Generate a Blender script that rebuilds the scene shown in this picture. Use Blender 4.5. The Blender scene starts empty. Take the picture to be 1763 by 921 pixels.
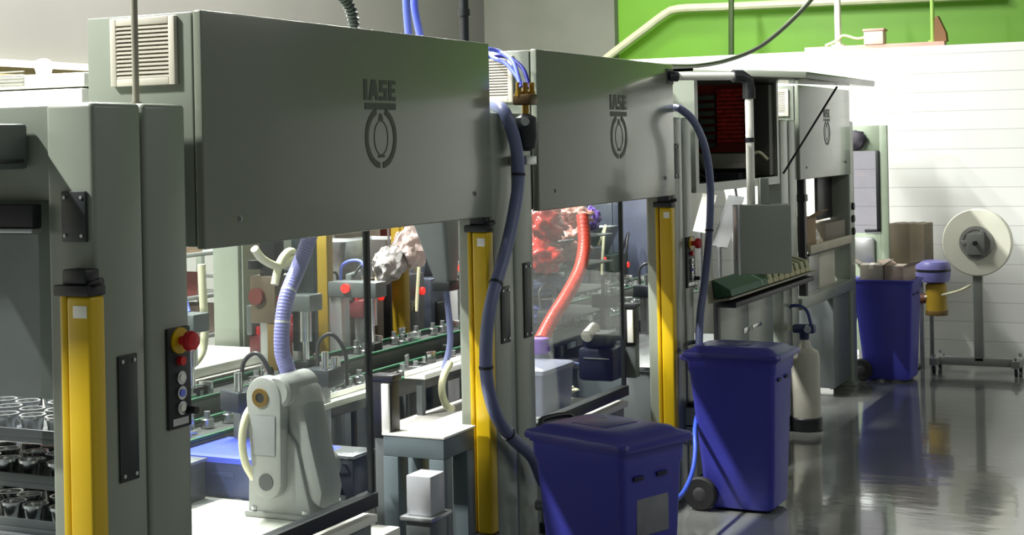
import bpy, bmesh, math, random
from mathutils import Vector, Matrix, noise

S = bpy.context.scene
COL = S.collection
R = math.radians

# ------------------------------------------------------------------ camera
CAM_Z = 2.37
YAW, ROLL, FPX = R(25.66), R(1.17), 2600.0
PPX, PPY = 881.5, 250.6
_d = Vector((-math.sin(YAW), math.cos(YAW), 0))
_r = Vector((math.cos(YAW), math.sin(YAW), 0))
_u = Vector((0, 0, 1))
_r2 = _r * math.cos(ROLL) - _u * math.sin(ROLL)
_u2 = _u * math.cos(ROLL) + _r * math.sin(ROLL)
cam = bpy.data.cameras.new('camera')
cam_o = bpy.data.objects.new('camera', cam)
COL.objects.link(cam_o)
cam_o.matrix_world = Matrix(((_r2.x, _u2.x, -_d.x, 0), (_r2.y, _u2.y, -_d.y, 0), (_r2.z, _u2.z, -_d.z, CAM_Z), (0, 0, 0, 1)))
cam.sensor_fit = 'HORIZONTAL'
cam.sensor_width = 36.0
cam.lens = 36.0 * FPX / 1763.0
cam.shift_x = 0.0
cam.shift_y = -(460.5 - PPY) / 1763.0
cam.clip_start = 0.1
cam.clip_end = 200
S.camera = cam_o

# ------------------------------------------------------------------ exposure, world, lamps
S.view_settings.view_transform = 'Standard'
S.view_settings.look = 'None'
S.view_settings.gamma = 1.0
S.view_settings.use_curve_mapping = False
S.view_settings.exposure = 0.0
w = bpy.data.worlds.new('hall_ambience')
S.world = w
w.use_nodes = True
w.node_tree.nodes['Background'].inputs[0].default_value = (0.93, 1.0, 0.93, 1)
w.node_tree.nodes['Background'].inputs[1].default_value = 0.12

def area(name, loc, rot, sx, sy, power, color=(1, 1, .96), spread=180):
    l = bpy.data.lights.new(name, 'AREA')
    l.shape = 'RECTANGLE'
    l.size, l.size_y, l.energy, l.color, l.spread = sx, sy, power, color, R(spread)
    o = bpy.data.objects.new(name, l)
    COL.objects.link(o)
    o.location, o.rotation_euler = loc, rot
    return o

LAMP_X, LAMP_Z = -6.4, 6.8
for ly, ll, lp in ((5.8, 2.6, 1200), (9.0, 2.6, 800), (12.2, 2.4, 620), (16.0, .8, 110)):
    area('strip_lamp', (LAMP_X, ly, LAMP_Z), (0, 0, 0), .16, ll, lp)
area('strip_lamp', (-7.2, 1.4, LAMP_Z), (0, 0, 0), .16, .8, 1150)
area('wall_lamp', (-4.9, 16.05, 4.9), (0, 0, 0), .14, .5, 60)
area('aisle_fill', (3.5, 9.0, 6.2), (0, R(10), 0), .5, 9.0, 150)  # added fill to lift the dim aisle-side faces, not a hall fixture

# ------------------------------------------------------------------ helpers
def at(px, py, X=None, Y=None, Z=None):
    dr = _d + _r2 * ((px - PPX) / FPX) + _u2 * ((PPY - py) / FPX)
    o = Vector((0, 0, CAM_Z))
    if X is not None: t = X / dr.x
    elif Y is not None: t = Y / dr.y
    else: t = (Z - CAM_Z) / dr.z
    return o + dr * t

def lin(c):
    return tuple(((v / 255) / 12.92 if v / 255 <= .04045 else ((v / 255 + .055) / 1.055) ** 2.4) for v in c)

MATS = {}
def mat(name, rgb, rough=.5, metal=0.0, var=.06, scale=6.0, coat=0.0, bump=0.0, bscale=40.0, emit=0.0, trans=0.0, spec=.5, rgb2=None):
    if name in MATS: return MATS[name]
    m = bpy.data.materials.new(name)
    m.use_nodes = True
    nt = m.node_tree
    b = nt.nodes['Principled BSDF']
    tc = nt.nodes.new('ShaderNodeTexCoord')
    nz = nt.nodes.new('ShaderNodeTexNoise')
    nz.inputs['Scale'].default_value = scale
    nz.inputs['Detail'].default_value = 4
    nt.links.new(tc.outputs['Object'], nz.inputs['Vector'])
    rp = nt.nodes.new('ShaderNodeValToRGB')
    c = lin(rgb)
    c2 = lin(rgb2) if rgb2 else tuple(min(1, x * (1 + var)) for x in c)
    c1 = c if rgb2 else tuple(x * (1 - var) for x in c)
    rp.color_ramp.elements[0].position, rp.color_ramp.elements[1].position = .35, .65
    rp.color_ramp.elements[0].color = (*c1, 1)
    rp.color_ramp.elements[1].color = (*c2, 1)
    nt.links.new(nz.outputs['Fac'], rp.inputs['Fac'])
    nt.links.new(rp.outputs['Color'], b.inputs['Base Color'])
    b.inputs['Roughness'].default_value = rough
    b.inputs['Metallic'].default_value = metal
    b.inputs['Coat Weight'].default_value = coat
    b.inputs['Coat Roughness'].default_value = .08
    b.inputs['Specular IOR Level'].default_value = spec
    if trans: b.inputs['Transmission Weight'].default_value = trans
    if emit:
        b.inputs['Emission Color'].default_value = (*c, 1)
        b.inputs['Emission Strength'].default_value = emit
    if bump:
        n2 = nt.nodes.new('ShaderNodeTexNoise')
        n2.inputs['Scale'].default_value = bscale
        nt.links.new(tc.outputs['Object'], n2.inputs['Vector'])
        bp = nt.nodes.new('ShaderNodeBump')
        bp.inputs['Strength'].default_value = bump
        bp.inputs['Distance'].default_value = .02
        nt.links.new(n2.outputs['Fac'], bp.inputs['Height'])
        nt.links.new(bp.outputs['Normal'], b.inputs['Normal'])
    MATS[name] = m
    return m

def glass_mat(name, tint=(1, 1, 1), refl=1.0):
    if name in MATS: return MATS[name]
    m = bpy.data.materials.new(name)
    m.use_nodes = True
    nt = m.node_tree
    nt.nodes.remove(nt.nodes['Principled BSDF'])
    out = nt.nodes['Material Output']
    tr = nt.nodes.new('ShaderNodeBsdfTransparent')
    tr.inputs[0].default_value = (*tint, 1)
    gl = nt.nodes.new('ShaderNodeBsdfGlossy')
    gl.inputs['Roughness'].default_value = .03
    fr = nt.nodes.new('ShaderNodeLayerWeight')
    fr.inputs[0].default_value = .5
    pw = nt.nodes.new('ShaderNodeMath'); pw.operation = 'POWER'
    pw.inputs[1].default_value = 4.0
    nt.links.new(fr.outputs['Facing'], pw.inputs[0])
    mu = nt.nodes.new('ShaderNodeMath'); mu.operation = 'MULTIPLY_ADD'
    mu.inputs[1].default_value = .9 * refl
    mu.inputs[2].default_value = .04 * refl
    nt.links.new(pw.outputs[0], mu.inputs[0])
    mx = nt.nodes.new('ShaderNodeMixShader')
    nt.links.new(mu.outputs[0], mx.inputs[0])
    nt.links.new(tr.outputs[0], mx.inputs[1])
    nt.links.new(gl.outputs[0], mx.inputs[2])
    nt.links.new(mx.outputs[0], out.inputs[0])
    MATS[name] = m
    return m

def catmull(pts, step):
    P = [Vector(p) for p in pts]
    P = [P[0] * 2 - P[1]] + P + [P[-1] * 2 - P[-2]]
    dense = []
    for i in range(1, len(P) - 2):
        p0, p1, p2, p3 = P[i - 1], P[i], P[i + 1], P[i + 2]
        for k in range(24):
            t = k / 24
            dense.append(.5 * ((2 * p1) + (p2 - p0) * t + (2 * p0 - 5 * p1 + 4 * p2 - p3) * t * t + (3 * p1 - p0 - 3 * p2 + p3) * t ** 3))
    dense.append(P[-2])
    L = [0]
    for a, b in zip(dense, dense[1:]): L.append(L[-1] + (b - a).length)
    n = max(2, int(L[-1] / step))
    out, j = [], 0
    for i in range(n + 1):
        s = L[-1] * i / n
        while j < len(L) - 2 and L[j + 1] < s: j += 1
        t = (s - L[j]) / max(1e-9, L[j + 1] - L[j])
        out.append(dense[j].lerp(dense[j + 1], min(1, max(0, t))))
    return out

class MB:
    """collects shapes and links them as one mesh; world points are stored relative to origin o"""
    def __init__(s, o=(0, 0, 0)):
        s.o = Vector(o); s.v = []; s.f = []
    def add(s, vs, fs, M=None):
        k = len(s.v)
        for p in vs:
            p = Vector(p)
            if M is not None: p = M @ p
            s.v.append(p - s.o)
        for f in fs: s.f.append([i + k for i in f])
    def _bm(s, bm, M=None):
        bm.verts.index_update()
        s.add([v.co.copy() for v in bm.verts], [[v.index for v in f.verts] for f in bm.faces], M)
        bm.free()
        return s
    def box(s, x0, x1, y0, y1, z0, z1, bev=0.0, seg=2, M=None):
        bm = bmesh.new()
        bmesh.ops.create_cube(bm, size=1)
        for v in bm.verts:
            v.co = Vector((x0 + (v.co.x + .5) * (x1 - x0), y0 + (v.co.y + .5) * (y1 - y0), z0 + (v.co.z + .5) * (z1 - z0)))
        if bev:
            bmesh.ops.bevel(bm, geom=bm.edges[:], offset=min(bev, .45 * min(abs(x1 - x0), abs(y1 - y0), abs(z1 - z0))), segments=seg, affect='EDGES', profile=.5)
        return s._bm(bm, M)
    def cbox(s, c, d, bev=0.0, M=None):
        return s.box(c[0] - d[0] / 2, c[0] + d[0] / 2, c[1] - d[1] / 2, c[1] + d[1] / 2, c[2] - d[2] / 2, c[2] + d[2] / 2, bev, 2, M)
    def cyl(s, p0, p1, r0, r1=None, seg=20, M=None, bev=0.0):
        p0, p1 = Vector(p0), Vector(p1)
        r1 = r0 if r1 is None else r1
        ax = (p1 - p0).normalized()
        a = ax.orthogonal().normalized(); b = ax.cross(a)
        rings = [(p0, r0), (p1, r1)]
        if bev:
            rings = [(p0, r0 - bev), (p0 + ax * bev, r0), (p1 - ax * bev, r1), (p1, r1 - bev)]
        vs, fs = [], []
        for c, r in rings:
            for i in range(seg):
                t = 2 * math.pi * i / seg
                vs.append(c + a * (math.cos(t) * r) + b * (math.sin(t) * r))
        for k in range(len(rings) - 1):
            for i in range(seg):
                j = (i + 1) % seg
                fs.append([k * seg + i, k * seg + j, (k + 1) * seg + j, (k + 1) * seg + i])
        fs.append(list(range(seg))[::-1]); fs.append([(len(rings) - 1) * seg + i for i in range(seg)])
        s.add(vs, fs, M); return s
    def ring(s, c, ax, r0, r1, h, seg=32):
        """flat washer of inner r0, outer r1, height h along ax"""
        c = Vector(c); ax = Vector(ax).normalized(); a = ax.orthogonal().normalized(); b = ax.cross(a)
        vs, fs = [], []
        for (r, k) in ((r0, 0), (r1, 0), (r1, h), (r0, h)):
            for i in range(seg):
                t = 2 * math.pi * i / seg
                vs.append(c + ax * k + a * (math.cos(t) * r) + b * (math.sin(t) * r))
        for k in range(4):
            for i in range(seg):
                j = (i + 1) % seg; k2 = (k + 1) % 4
                fs.append([k * seg + i, k * seg + j, k2 * seg + j, k2 * seg + i])
        s.add(vs, fs); return s
    def tube(s, pts, r, seg=10, step=None, smooth=True, rib=None):
        """tube through pts; rib=(pitch, amplitude) makes a ribbed hose"""
        if rib:
            P = catmull(pts, rib[0] / 4)
            rad = [r + (rib[1] if (i % 4) < 2 else -rib[1]) for i in range(len(P))]
        else:
            P = catmull(pts, step or max(r * 1.2, .012)) if smooth else [Vector(p) for p in pts]
            rad = [r] * len(P)
        vs, fs = [], []
        t0 = (P[1] - P[0]).normalized()
        a = t0.orthogonal().normalized()
        for i, p in enumerate(P):
            t = (P[min(i + 1, len(P) - 1)] - P[max(i - 1, 0)]).normalized()
            a = (a - t * a.dot(t)).normalized(); b = t.cross(a)
            for k in range(seg):
                q = 2 * math.pi * k / seg
                vs.append(p + a * (math.cos(q) * rad[i]) + b * (math.sin(q) * rad[i]))
        for i in range(len(P) - 1):
            for k in range(seg):
                k2 = (k + 1) % seg
                fs.append([i * seg + k, i * seg + k2, (i + 1) * seg + k2, (i + 1) * seg + k])
        fs.append(list(range(seg))[::-1]); fs.append([(len(P) - 1) * seg + k for k in range(seg)])
        s.add(vs, fs); return s
    def prism(s, poly, axis, a0, a1, bev=0.0, M=None):
        bm = bmesh.new()
        def P(q, a):
            return {'x': (a, q[0], q[1]), 'y': (q[0], a, q[1]), 'z': (q[0], q[1], a)}[axis]
        A = [bm.verts.new(P(q, a0)) for q in poly]; B = [bm.verts.new(P(q, a1)) for q in poly]
        n = len(poly)
        bm.faces.new(A); bm.faces.new(B[::-1])
        for i in range(n):
            j = (i + 1) % n
            bm.faces.new([A[j], A[i], B[i], B[j]])
        bmesh.ops.recalc_face_normals(bm, faces=bm.faces[:])
        if bev:
            capedges = [e for e in bm.edges if (e.verts[0] in A) == (e.verts[1] in A)]
            bmesh.ops.bevel(bm, geom=capedges, offset=bev, segments=2, affect='EDGES', profile=.5)
        return s._bm(bm, M)
    def loft(s, rings, M=None, cap=True):
        n = len(rings[0]); vs = [p for r in rings for p in r]; fs = []
        for k in range(len(rings) - 1):
            for i in range(n):
                j = (i + 1) % n
                fs.append([k * n + i, k * n + j, (k + 1) * n + j, (k + 1) * n + i])
        if cap:
            fs.append(list(range(n))[::-1]); fs.append([(len(rings) - 1) * n + i for i in range(n)])
        s.add(vs, fs, M); return s
    def lathe(s, prof, c, axis='z', seg=32):
        vs, fs = [], []
        c = Vector(c)
        for r, h in prof:
            for i in range(seg):
                t = 2 * math.pi * i / seg; x, y = math.cos(t) * r, math.sin(t) * r
                vs.append(c + Vector({'z': (x, y, h), 'y': (x, h, y), 'x': (h, x, y)}[axis]))
        for k in range(len(prof) - 1):
            for i in range(seg):
                j = (i + 1) % seg
                fs.append([k * seg + i, k * seg + j, (k + 1) * seg + j, (k + 1) * seg + i])
        fs.append(list(range(seg))[::-1]); fs.append([(len(prof) - 1) * seg + i for i in range(seg)])
        s.add(vs, fs); return s
    def blob(s, c, r, seed=0, amp=.25, freq=2.5, sub=3):
        bm = bmesh.new()
        bmesh.ops.create_icosphere(bm, subdivisions=sub, radius=1)
        off = Vector((seed * 7.3, seed * 3.1, seed * 1.7))
        for v in bm.verts:
            k = 1 + amp * noise.noise(v.co * freq + off) + amp * .5 * noise.noise(v.co * freq * 2.3 + off)
            v.co = Vector((c[0] + v.co.x * r[0] * k, c[1] + v.co.y * r[1] * k, c[2] + v.co.z * r[2] * k))
        return s._bm(bm)
    def mesh(s, name, m, smooth=35):
        me = bpy.data.meshes.new(name)
        me.from_pydata([tuple(v) for v in s.v], [], s.f)
        bm = bmesh.new(); bm.from_mesh(me)
        bmesh.ops.recalc_face_normals(bm, faces=bm.faces[:])
        bm.to_mesh(me); bm.free()
        for p in me.polygons: p.use_smooth = True
        me.set_sharp_from_angle(angle=R(smooth))
        me.materials.append(m)
        return me

def rrect(xc, yc, hx, hy, r, z, n=4):
    pts = []
    for (sx, sy, a0) in ((1, 1, 0), (-1, 1, 90), (-1, -1, 180), (1, -1, 270)):
        for k in range(n + 1):
            a = R(a0 + 90 * k / n)
            pts.append(Vector((xc + sx * (hx - r) + r * math.cos(a), yc + sy * (hy - r) + r * math.sin(a), z)))
    return pts

def thing(name, label, cat, loc=(0, 0, 0), rz=0.0, group=None):
    o = bpy.data.objects.new(name, None)
    o.empty_display_size = .1
    COL.objects.link(o)
    o.location = loc; o.rotation_euler = (0, 0, rz)
    o['label'] = label; o['category'] = cat
    if group: o['group'] = group
    return o

def part(mb, name, m, parent, label=None, kind=None):
    o = bpy.data.objects.new(name, mb.mesh(name, m))
    COL.objects.link(o)
    o.parent = parent
    if label: o['label'] = label
    if kind: o['kind'] = kind
    return o

def single(mb, name, m, label, cat, group=None, kind=None, smooth=35):
    o = bpy.data.objects.new(name, mb.mesh(name, m, smooth))
    COL.objects.link(o)
    o.location = mb.o
    o['label'] = label; o['category'] = cat
    if group: o['group'] = group
    if kind: o['kind'] = kind
    return o

def struct(mb, name, m, parent=None):
    o = bpy.data.objects.new(name, mb.mesh(name, m))
    COL.objects.link(o)
    o.location = mb.o
    if parent: o.parent = parent
    o['kind'] = 'structure'
    return o

def copy_tree(o, parent=None):
    c = o.copy(); COL.objects.link(c); c.parent = parent
    for ch in list(o.children): copy_tree(ch, c)
    return c

def dup(o, loc, rz=None, label=None, group=None):
    c = copy_tree(o)
    c.location = loc
    if rz is not None: c.rotation_euler = (0, 0, rz)
    if label: c['label'] = label
    if group: c['group'] = group
    return c

# ------------------------------------------------------------------ materials
PAINT = mat('machine_grey_paint', (136, 143, 131), .34, var=.02, scale=2, coat=.25)
PANEL = mat('door_sheet_grey', (126, 132, 119), .2, var=.015, scale=1.5, coat=.35, spec=.5)
PAINT_D = mat('dark_grey_paint', (92, 98, 98), .4, var=.03)
TEAL = mat('teal_grey_paint', (98, 110, 114), .4, var=.03)
LOGO = mat('logo_print', (62, 70, 58), .5, var=.03)
BLACK = mat('black_plastic', (28, 30, 34), .45, var=.1)
PLATE = mat('black_cover_plate', (38, 42, 44), .38, var=.05)
YEL = mat('yellow_enamel', (208, 174, 22), .35, var=.03)
YEL_D = mat('yellow_channel', (160, 132, 14), .5, var=.05)
CHROME = mat('bright_metal', (205, 207, 208), .22, 1.0, var=.05)
STEEL = mat('brushed_steel', (160, 163, 165), .36, .9, var=.08, scale=20)
ALU = mat('aluminium', (190, 192, 193), .32, .8, var=.05)
BRASS = mat('brass', (178, 140, 62), .3, .9)
WHITE = mat('white_laminate', (238, 238, 228), .4, var=.02)
CREAM = mat('cream_hose', (226, 222, 186), .45)
BEIGE = mat('beige_plastic', (205, 200, 186), .45, var=.03)
RED = mat('red_plastic', (200, 30, 40), .35)
BLUE_BIN = mat('blue_bin_plastic', (62, 64, 164), .4, var=.05, scale=3, spec=.4)
BLUE_LID = mat('blue_lid_plastic', (56, 55, 142), .36, var=.06, scale=3, spec=.5)
BLUE_TOTE = mat('blue_tote_plastic', (72, 88, 205), .4)
RUBBER = mat('black_rubber', (30, 31, 32), .7, var=.15)
HOSE_B = mat('slate_blue_hose', (100, 108, 144), .4, var=.04)
HOSE_V = mat('violet_hose', (150, 150, 215), .35)
TUBE_B = mat('blue_air_tube', (110, 125, 235), .35)
GREEN_R = mat('green_rail', (20, 84, 54), .4)
CARD = mat('brown_cardboard', (158, 134, 106), .8, var=.08, scale=9)
CARD_P = mat('pale_cardboard', (190, 172, 158), .8, var=.08, scale=9)
CARD_G = mat('grey_cardboard', (140, 134, 122), .8, var=.06, scale=9)
PINK = mat('pink_wood', (218, 176, 160), .6, var=.06)
ROBOT = mat('robot_grey_enamel', (158, 159, 155), .38, var=.02)
GLASS = glass_mat('clear_guard_pane', (.93, .96, .95), 1.0)
SMOKE = glass_mat('grey_acrylic', (.86, .87, .90), 1.0)

# ------------------------------------------------------------------ the hall: floor and walls
def floor_mat():
    m = bpy.data.materials.new('polished_floor'); m.use_nodes = True
    nt = m.node_tree; b = nt.nodes['Principled BSDF']
    tc = nt.nodes.new('ShaderNodeTexCoord')
    nz = nt.nodes.new('ShaderNodeTexNoise'); nz.inputs['Scale'].default_value = 1.2
    nt.links.new(tc.outputs['Object'], nz.inputs['Vector'])
    rp = nt.nodes.new('ShaderNodeValToRGB')
    rp.color_ramp.elements[0].color = (*lin((112, 114, 112)), 1)
    rp.color_ramp.elements[1].color = (*lin((124, 126, 122)), 1)
    nt.links.new(nz.outputs['Fac'], rp.inputs['Fac'])
    nt.links.new(rp.outputs['Color'], b.inputs['Base Color'])
    b.inputs['Roughness'].default_value = .13
    b.inputs['IOR'].default_value = 1.75
    b.inputs['Coat Weight'].default_value = .6
    b.inputs['Coat Roughness'].default_value = .05
    mp = nt.nodes.new('ShaderNodeMapping'); mp.inputs['Scale'].default_value = (1.5, 4.0, 1)
    n2 = nt.nodes.new('ShaderNodeTexNoise'); n2.inputs['Scale'].default_value = 1.6; n2.inputs['Detail'].default_value = 2
    nt.links.new(tc.outputs['Object'], mp.inputs['Vector']); nt.links.new(mp.outputs[0], n2.inputs['Vector'])
    bp = nt.nodes.new('ShaderNodeBump'); bp.inputs['Strength'].default_value = .07; bp.inputs['Distance'].default_value = .02
    nt.links.new(n2.outputs['Fac'], bp.inputs['Height'])
    nt.links.new(bp.outputs['Normal'], b.inputs['Normal']); nt.links.new(bp.outputs['Normal'], b.inputs['Coat Normal'])
    return m
struct(MB((0, 8, 0)).box(-14, 8, -3, 20, -.1, 0), 'floor', floor_mat())

def block_mat():
    m = bpy.data.materials.new('white_painted_block'); m.use_nodes = True
    nt = m.node_tree; b = nt.nodes['Principled BSDF']
    geo = nt.nodes.new('ShaderNodeNewGeometry')
    sp = nt.nodes.new('ShaderNodeSeparateXYZ'); cb = nt.nodes.new('ShaderNodeCombineXYZ')
    nt.links.new(geo.outputs['Position'], sp.inputs[0])
    nt.links.new(sp.outputs['X'], cb.inputs['X']); nt.links.new(sp.outputs['Z'], cb.inputs['Y'])
    br = nt.nodes.new('ShaderNodeTexBrick')
    br.inputs['Scale'].default_value = 1.0
    br.inputs['Brick Width'].default_value = 60.0
    br.inputs['Row Height'].default_value = .2032
    br.inputs['Mortar Size'].default_value = .006
    br.inputs['Mortar Smooth'].default_value = .35
    br.inputs['Color1'].default_value = (*lin((226, 227, 222)), 1)
    br.inputs['Color2'].default_value = (*lin((220, 222, 217)), 1)
    br.inputs['Mortar'].default_value = (*lin((196, 198, 194)), 1)
    nt.links.new(cb.outputs[0], br.inputs['Vector'])
    nt.links.new(br.outputs['Color'], b.inputs['Base Color'])
    bp = nt.nodes.new('ShaderNodeBump'); bp.invert = True
    bp.inputs['Strength'].default_value = .35; bp.inputs['Distance'].default_value = .006
    nt.links.new(br.outputs['Fac'], bp.inputs['Height']); nt.links.new(bp.outputs[0], b.inputs['Normal'])
    b.inputs['Roughness'].default_value = .55
    return m
struct(MB((-3, 16.6, 0)).box(-13, 8, 16.5, 16.7, 0, 3.345), 'wall_back', block_mat())
struct(MB((0, 18.5, 0)).box(-7.30, 8, 18.5, 18.7, 0, 6.5), 'wall_upper_back', mat('lime_green_wall', (100, 156, 26), .5, var=.04, scale=1.2))
wg = mat('weathered_grey_wall', (108, 111, 98), .6, scale=1.1, rgb2=(120, 122, 110))
struct(MB((-10, 18.4, 0)).box(-13, -7.30, 18.36, 18.7, 0, 6.5), 'wall_upper_left', wg)
struct(MB((-9.2, 6, 0)).box(-9.4, -9.2, -3, 18.36, 0, 6.5), 'wall_left', mat('pale_grey_wall', (100, 99, 94), .6, var=.03, scale=1.0))
struct(MB((-9.19, 6, 1.4)).box(-9.2, -9.18, -2, 16.45, 0, 2.9), 'trim_3', mat('white_wall_cladding', (176, 175, 168), .5, var=.02, scale=1))
struct(MB((-9.1, 6, 3.1)).box(-9.2, -9.06, -1, 16.5, 3.10, 3.16), 'trim_1', mat('pale_ledge', (205, 202, 180), .5))
struct(MB((-9.1, 6, 3.0)).box(-9.2, -9.10, -1, 16.5, 2.90, 3.10), 'trim_2', mat('ochre_band', (140, 126, 84), .6))

# ------------------------------------------------------------------ machines
XF = -3.35          # front plane of the machine row
HZ0, HZ1 = 2.02, 2.875

def column_mb(o, y0, y1, z1=2.54, x0=XF - .2, x1=XF, foot=True):
    b = MB(o).box(x0, x1, y0, y1, 0.03 if foot else 0, z1, .018, 3)
    if foot: b.box(x0 - .03, x1 + .02, y0 + .01, y1 - .01, 0, .04, .006)
    return b

def machine(label, y):
    return thing('assembly_machine', label, 'machine', (XF - .8, y, 0))

def cover_plate(o, parent, p0, p1, label=None):
    """thin black plate with four corner screws, on an X or a Y plane"""
    x0, y0, z0 = p0; x1, y1, z1 = p1
    b = MB(o).box(x0, x1, y0, y1, z0, z1, .003)
    pl = part(b, 'cover_plate', PLATE, parent)
    for za in (z0 + .02, z1 - .02):
        if x1 - x0 < y1 - y0:
            for ya in (y0 + .018, y1 - .018): part(MB(o).cyl((x1 - .002, ya, za), (x1 + .004, ya, za), .007, seg=10), 'screw', ALU, pl)
        else:
            for xa in (x0 + .015, x1 - .015): part(MB(o).cyl((xa, y0 + .002, za), (xa, y0 - .004, za), .006, seg=10), 'screw', ALU, pl)
    return pl

def light_curtain(o, parent, y, z0, z1, x0=-3.465, x1=-3.345):
    """yellow safety light curtain standing on the -Y face of a column"""
    b = MB(o)
    xm = x0 + .3 * (x1 - x0)
    b.box(xm, x1, y - .075, y, z0, z1, .012, 3)
    b.box(x0, xm - .012, y - .06, y, z0, z1, .008)
    lc = part(b, 'light_curtain', YEL, parent)
    part(MB(o).box(xm - .013, xm + .002, y - .045, y, z0 + .002, z1 - .002), 'lens_channel', YEL_D, lc)
    part(MB(o).box(x0 - .004, x1 + .004, y - .085, y, z1, z1 + .035, .006).box(x0 + .02, x1 - .02, y - .07, y, z1 + .035, z1 + .085, .008)
         .cyl((x1 - .03, y - .05, z1 + .03), (x1 + .03, y - .05, z1 + .05), .012), 'top_cap', BLACK, lc)
    part(MB(o).box(x0 - .004, x1 + .004, y - .085, y, z0 - .05, z0, .006), 'bottom_cap', BLACK, lc)
    part(MB(o).box(xm + .03, x1 - .012, y - .0775, y - .07, z1 - .07, z1 - .03, .001), 'type_label', WHITE, lc)
    return lc

def control_panel(o, parent, y0, y1, z0, z1, x=XF):
    b = MB(o).box(x - .004, x + .012, y0, y1, z0, z1, .004)
    cp = part(b, 'control_panel', BLACK, parent)
    yc = (y0 + y1) / 2; h = z1 - z0
    part(MB(o).cyl((x + .01, yc, z1 - .13 * h), (x + .02, yc, z1 - .13 * h), .046, seg=28), 'warning_disc', YEL, cp)
    part(MB(o).cyl((x + .018, yc, z1 - .13 * h), (x + .05, yc, z1 - .13 * h), .016).lathe([(.012, .045), (.034, .05), (.036, .066), (.03, .078), (.012, .082)], (x, yc, z1 - .13 * h), 'x', 24), 'stop_button', RED, cp)
    part(MB(o).cyl((x + .01, yc, z1 - .33 * h), (x + .03, yc, z1 - .33 * h), .016, seg=16), 'red_lamp', RED, cp)
    for k, (f, mm) in enumerate(((.50, WHITE), (.65, TUBE_B), (.80, WHITE))):
        g = part(MB(o).ring((x + .01, yc, z1 - f * h), (1, 0, 0), .013, .024, .012, 20), 'push_button', CHROME, cp)
        part(MB(o).cyl((x + .008, yc, z1 - f * h), (x + .026, yc, z1 - f * h), .0135, seg=16), 'button_cap', mm, g)
    part(MB(o).cyl((x + .01, y1 - .02, z1 - .84 * h), (x + .05, y1 - .02, z1 - .84 * h), .014, seg=14), 'key_switch', BLACK, cp)
    part(MB(o).box(x + .01, x + .0135, y0 + .02, y1 - .02, z0 + .03 * h, z0 + .1 * h), 'name_tag', ALU, cp)
    return cp

def letters(b, x, yc, z0, h, wtot):
    """IASE in heavy capitals; the text reads along +Y on an X plane"""
    t = h * .26
    wI, wA, wS, wE, g = .16, .29, .24, .22, .03
    def Q(poly, ya):
        b.prism([(ya + u * wtot, z0 + v * h) for u, v in poly], 'x', x, x + .0025)
    ya = yc - wtot / 2
    Q([(0.02, 0), (.12, 0), (.12, 1), (.02, 1)], ya)
    # A
    a0 = ya + (wI) * wtot
    Q([(0, 0), (.085, 0), (.105, .22), (.185, .22), (.205, 0), (.29, 0), (.205, 1), (.085, 1)][0:8], a0)
    # S built of bars
    s0 = a0 + (wA + g) * wtot
    for r0, r1, u0, u1 in ((.8, 1, 0, .22), (.4, .6, 0, .22), (0, .2, 0, .22), (.6, .8, 0, .09), (.2, .4, .13, .22)):
        Q([(u0, r0), (u1, r0), (u1, r1), (u0, r1)], s0)
    e0 = s0 + (wS + g) * wtot
    for r0, r1, u0, u1 in ((0, 1, 0, .09), (.8, 1, .09, .21), (.4, .6, .09, .19), (0, .2, .09, .21)):
        Q([(u0, r0), (u1, r0), (u1, r1), (u0, r1)], e0)

def logo(o, parent, x, yc, zt, k=1.0):
    b = MB(o)
    letters(b, x, yc, zt - .088 * k, .088 * k, .285 * k)
    b.box(x, x + .0025, yc - .13 * k, yc + .13 * k, zt - .128 * k, zt - .100 * k)
    R0, zc = .132 * k, zt - .128 * k - .122 * k
    def arc(a0, a1, r0, r1, ry=1.0, n=24):
        for i in range(n):
            p, q = R(a0 + (a1 - a0) * i / n), R(a0 + (a1 - a0) * (i + 1) / n)
            b.prism([(yc + r0 * math.cos(p), zc + ry * r0 * math.sin(p)), (yc + r1 * math.cos(p), zc + ry * r1 * math.sin(p)),
                     (yc + r1 * math.cos(q), zc + ry * r1 * math.sin(q)), (yc + r0 * math.cos(q), zc + ry * r0 * math.sin(q))], 'x', x, x + .0025)
    arc(-84, 72, R0 - .026 * k, R0)
    arc(108, 264, R0 - .026 * k, R0)
    arc(0, 360, .056 * k, .059 * k, 1.28, 30)
    b.prism([(yc - .02 * k, zc + .075 * k), (yc + .02 * k, zc + .075 * k), (yc + .008 * k, zc + .105 * k), (yc - .008 * k, zc + .105 * k)], 'x', x, x + .0025)
    b.box(x, x + .0025, yc - .028 * k, yc + .028 * k, zc - .085 * k, zc - .074 * k)
    return part(b, 'logo', LOGO, parent)

def vent(o, parent, y, x0, x1, z0, z1):
    """louvred fan grille on the -Y end of a header box"""
    b = MB(o)
    f = .028
    b.box(x0, x0 + f, y - .022, y, z0, z1, .004).box(x1 - f, x1, y - .022, y, z0, z1, .004)
    b.box(x0 + f, x1 - f, y - .022, y, z0, z0 + f, .004).box(x0 + f, x1 - f, y - .022, y, z1 - f, z1, .004)
    n = 13
    for i in range(n):
        z = z0 + f + (z1 - z0 - 2 * f) * (i + .5) / n
        b.prism([(y - .004, z + .002), (y - .020, z - .007), (y - .020, z - .001), (y - .004, z + .008)], 'x', x0 + f, x1 - f)
    v = part(b, 'vent_grille', BEIGE, parent)
    part(MB(o).box(x0 + f, x1 - f, y - .003, y, z0 + f, z1 - f), 'filter_backing', BLACK, v)

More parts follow.
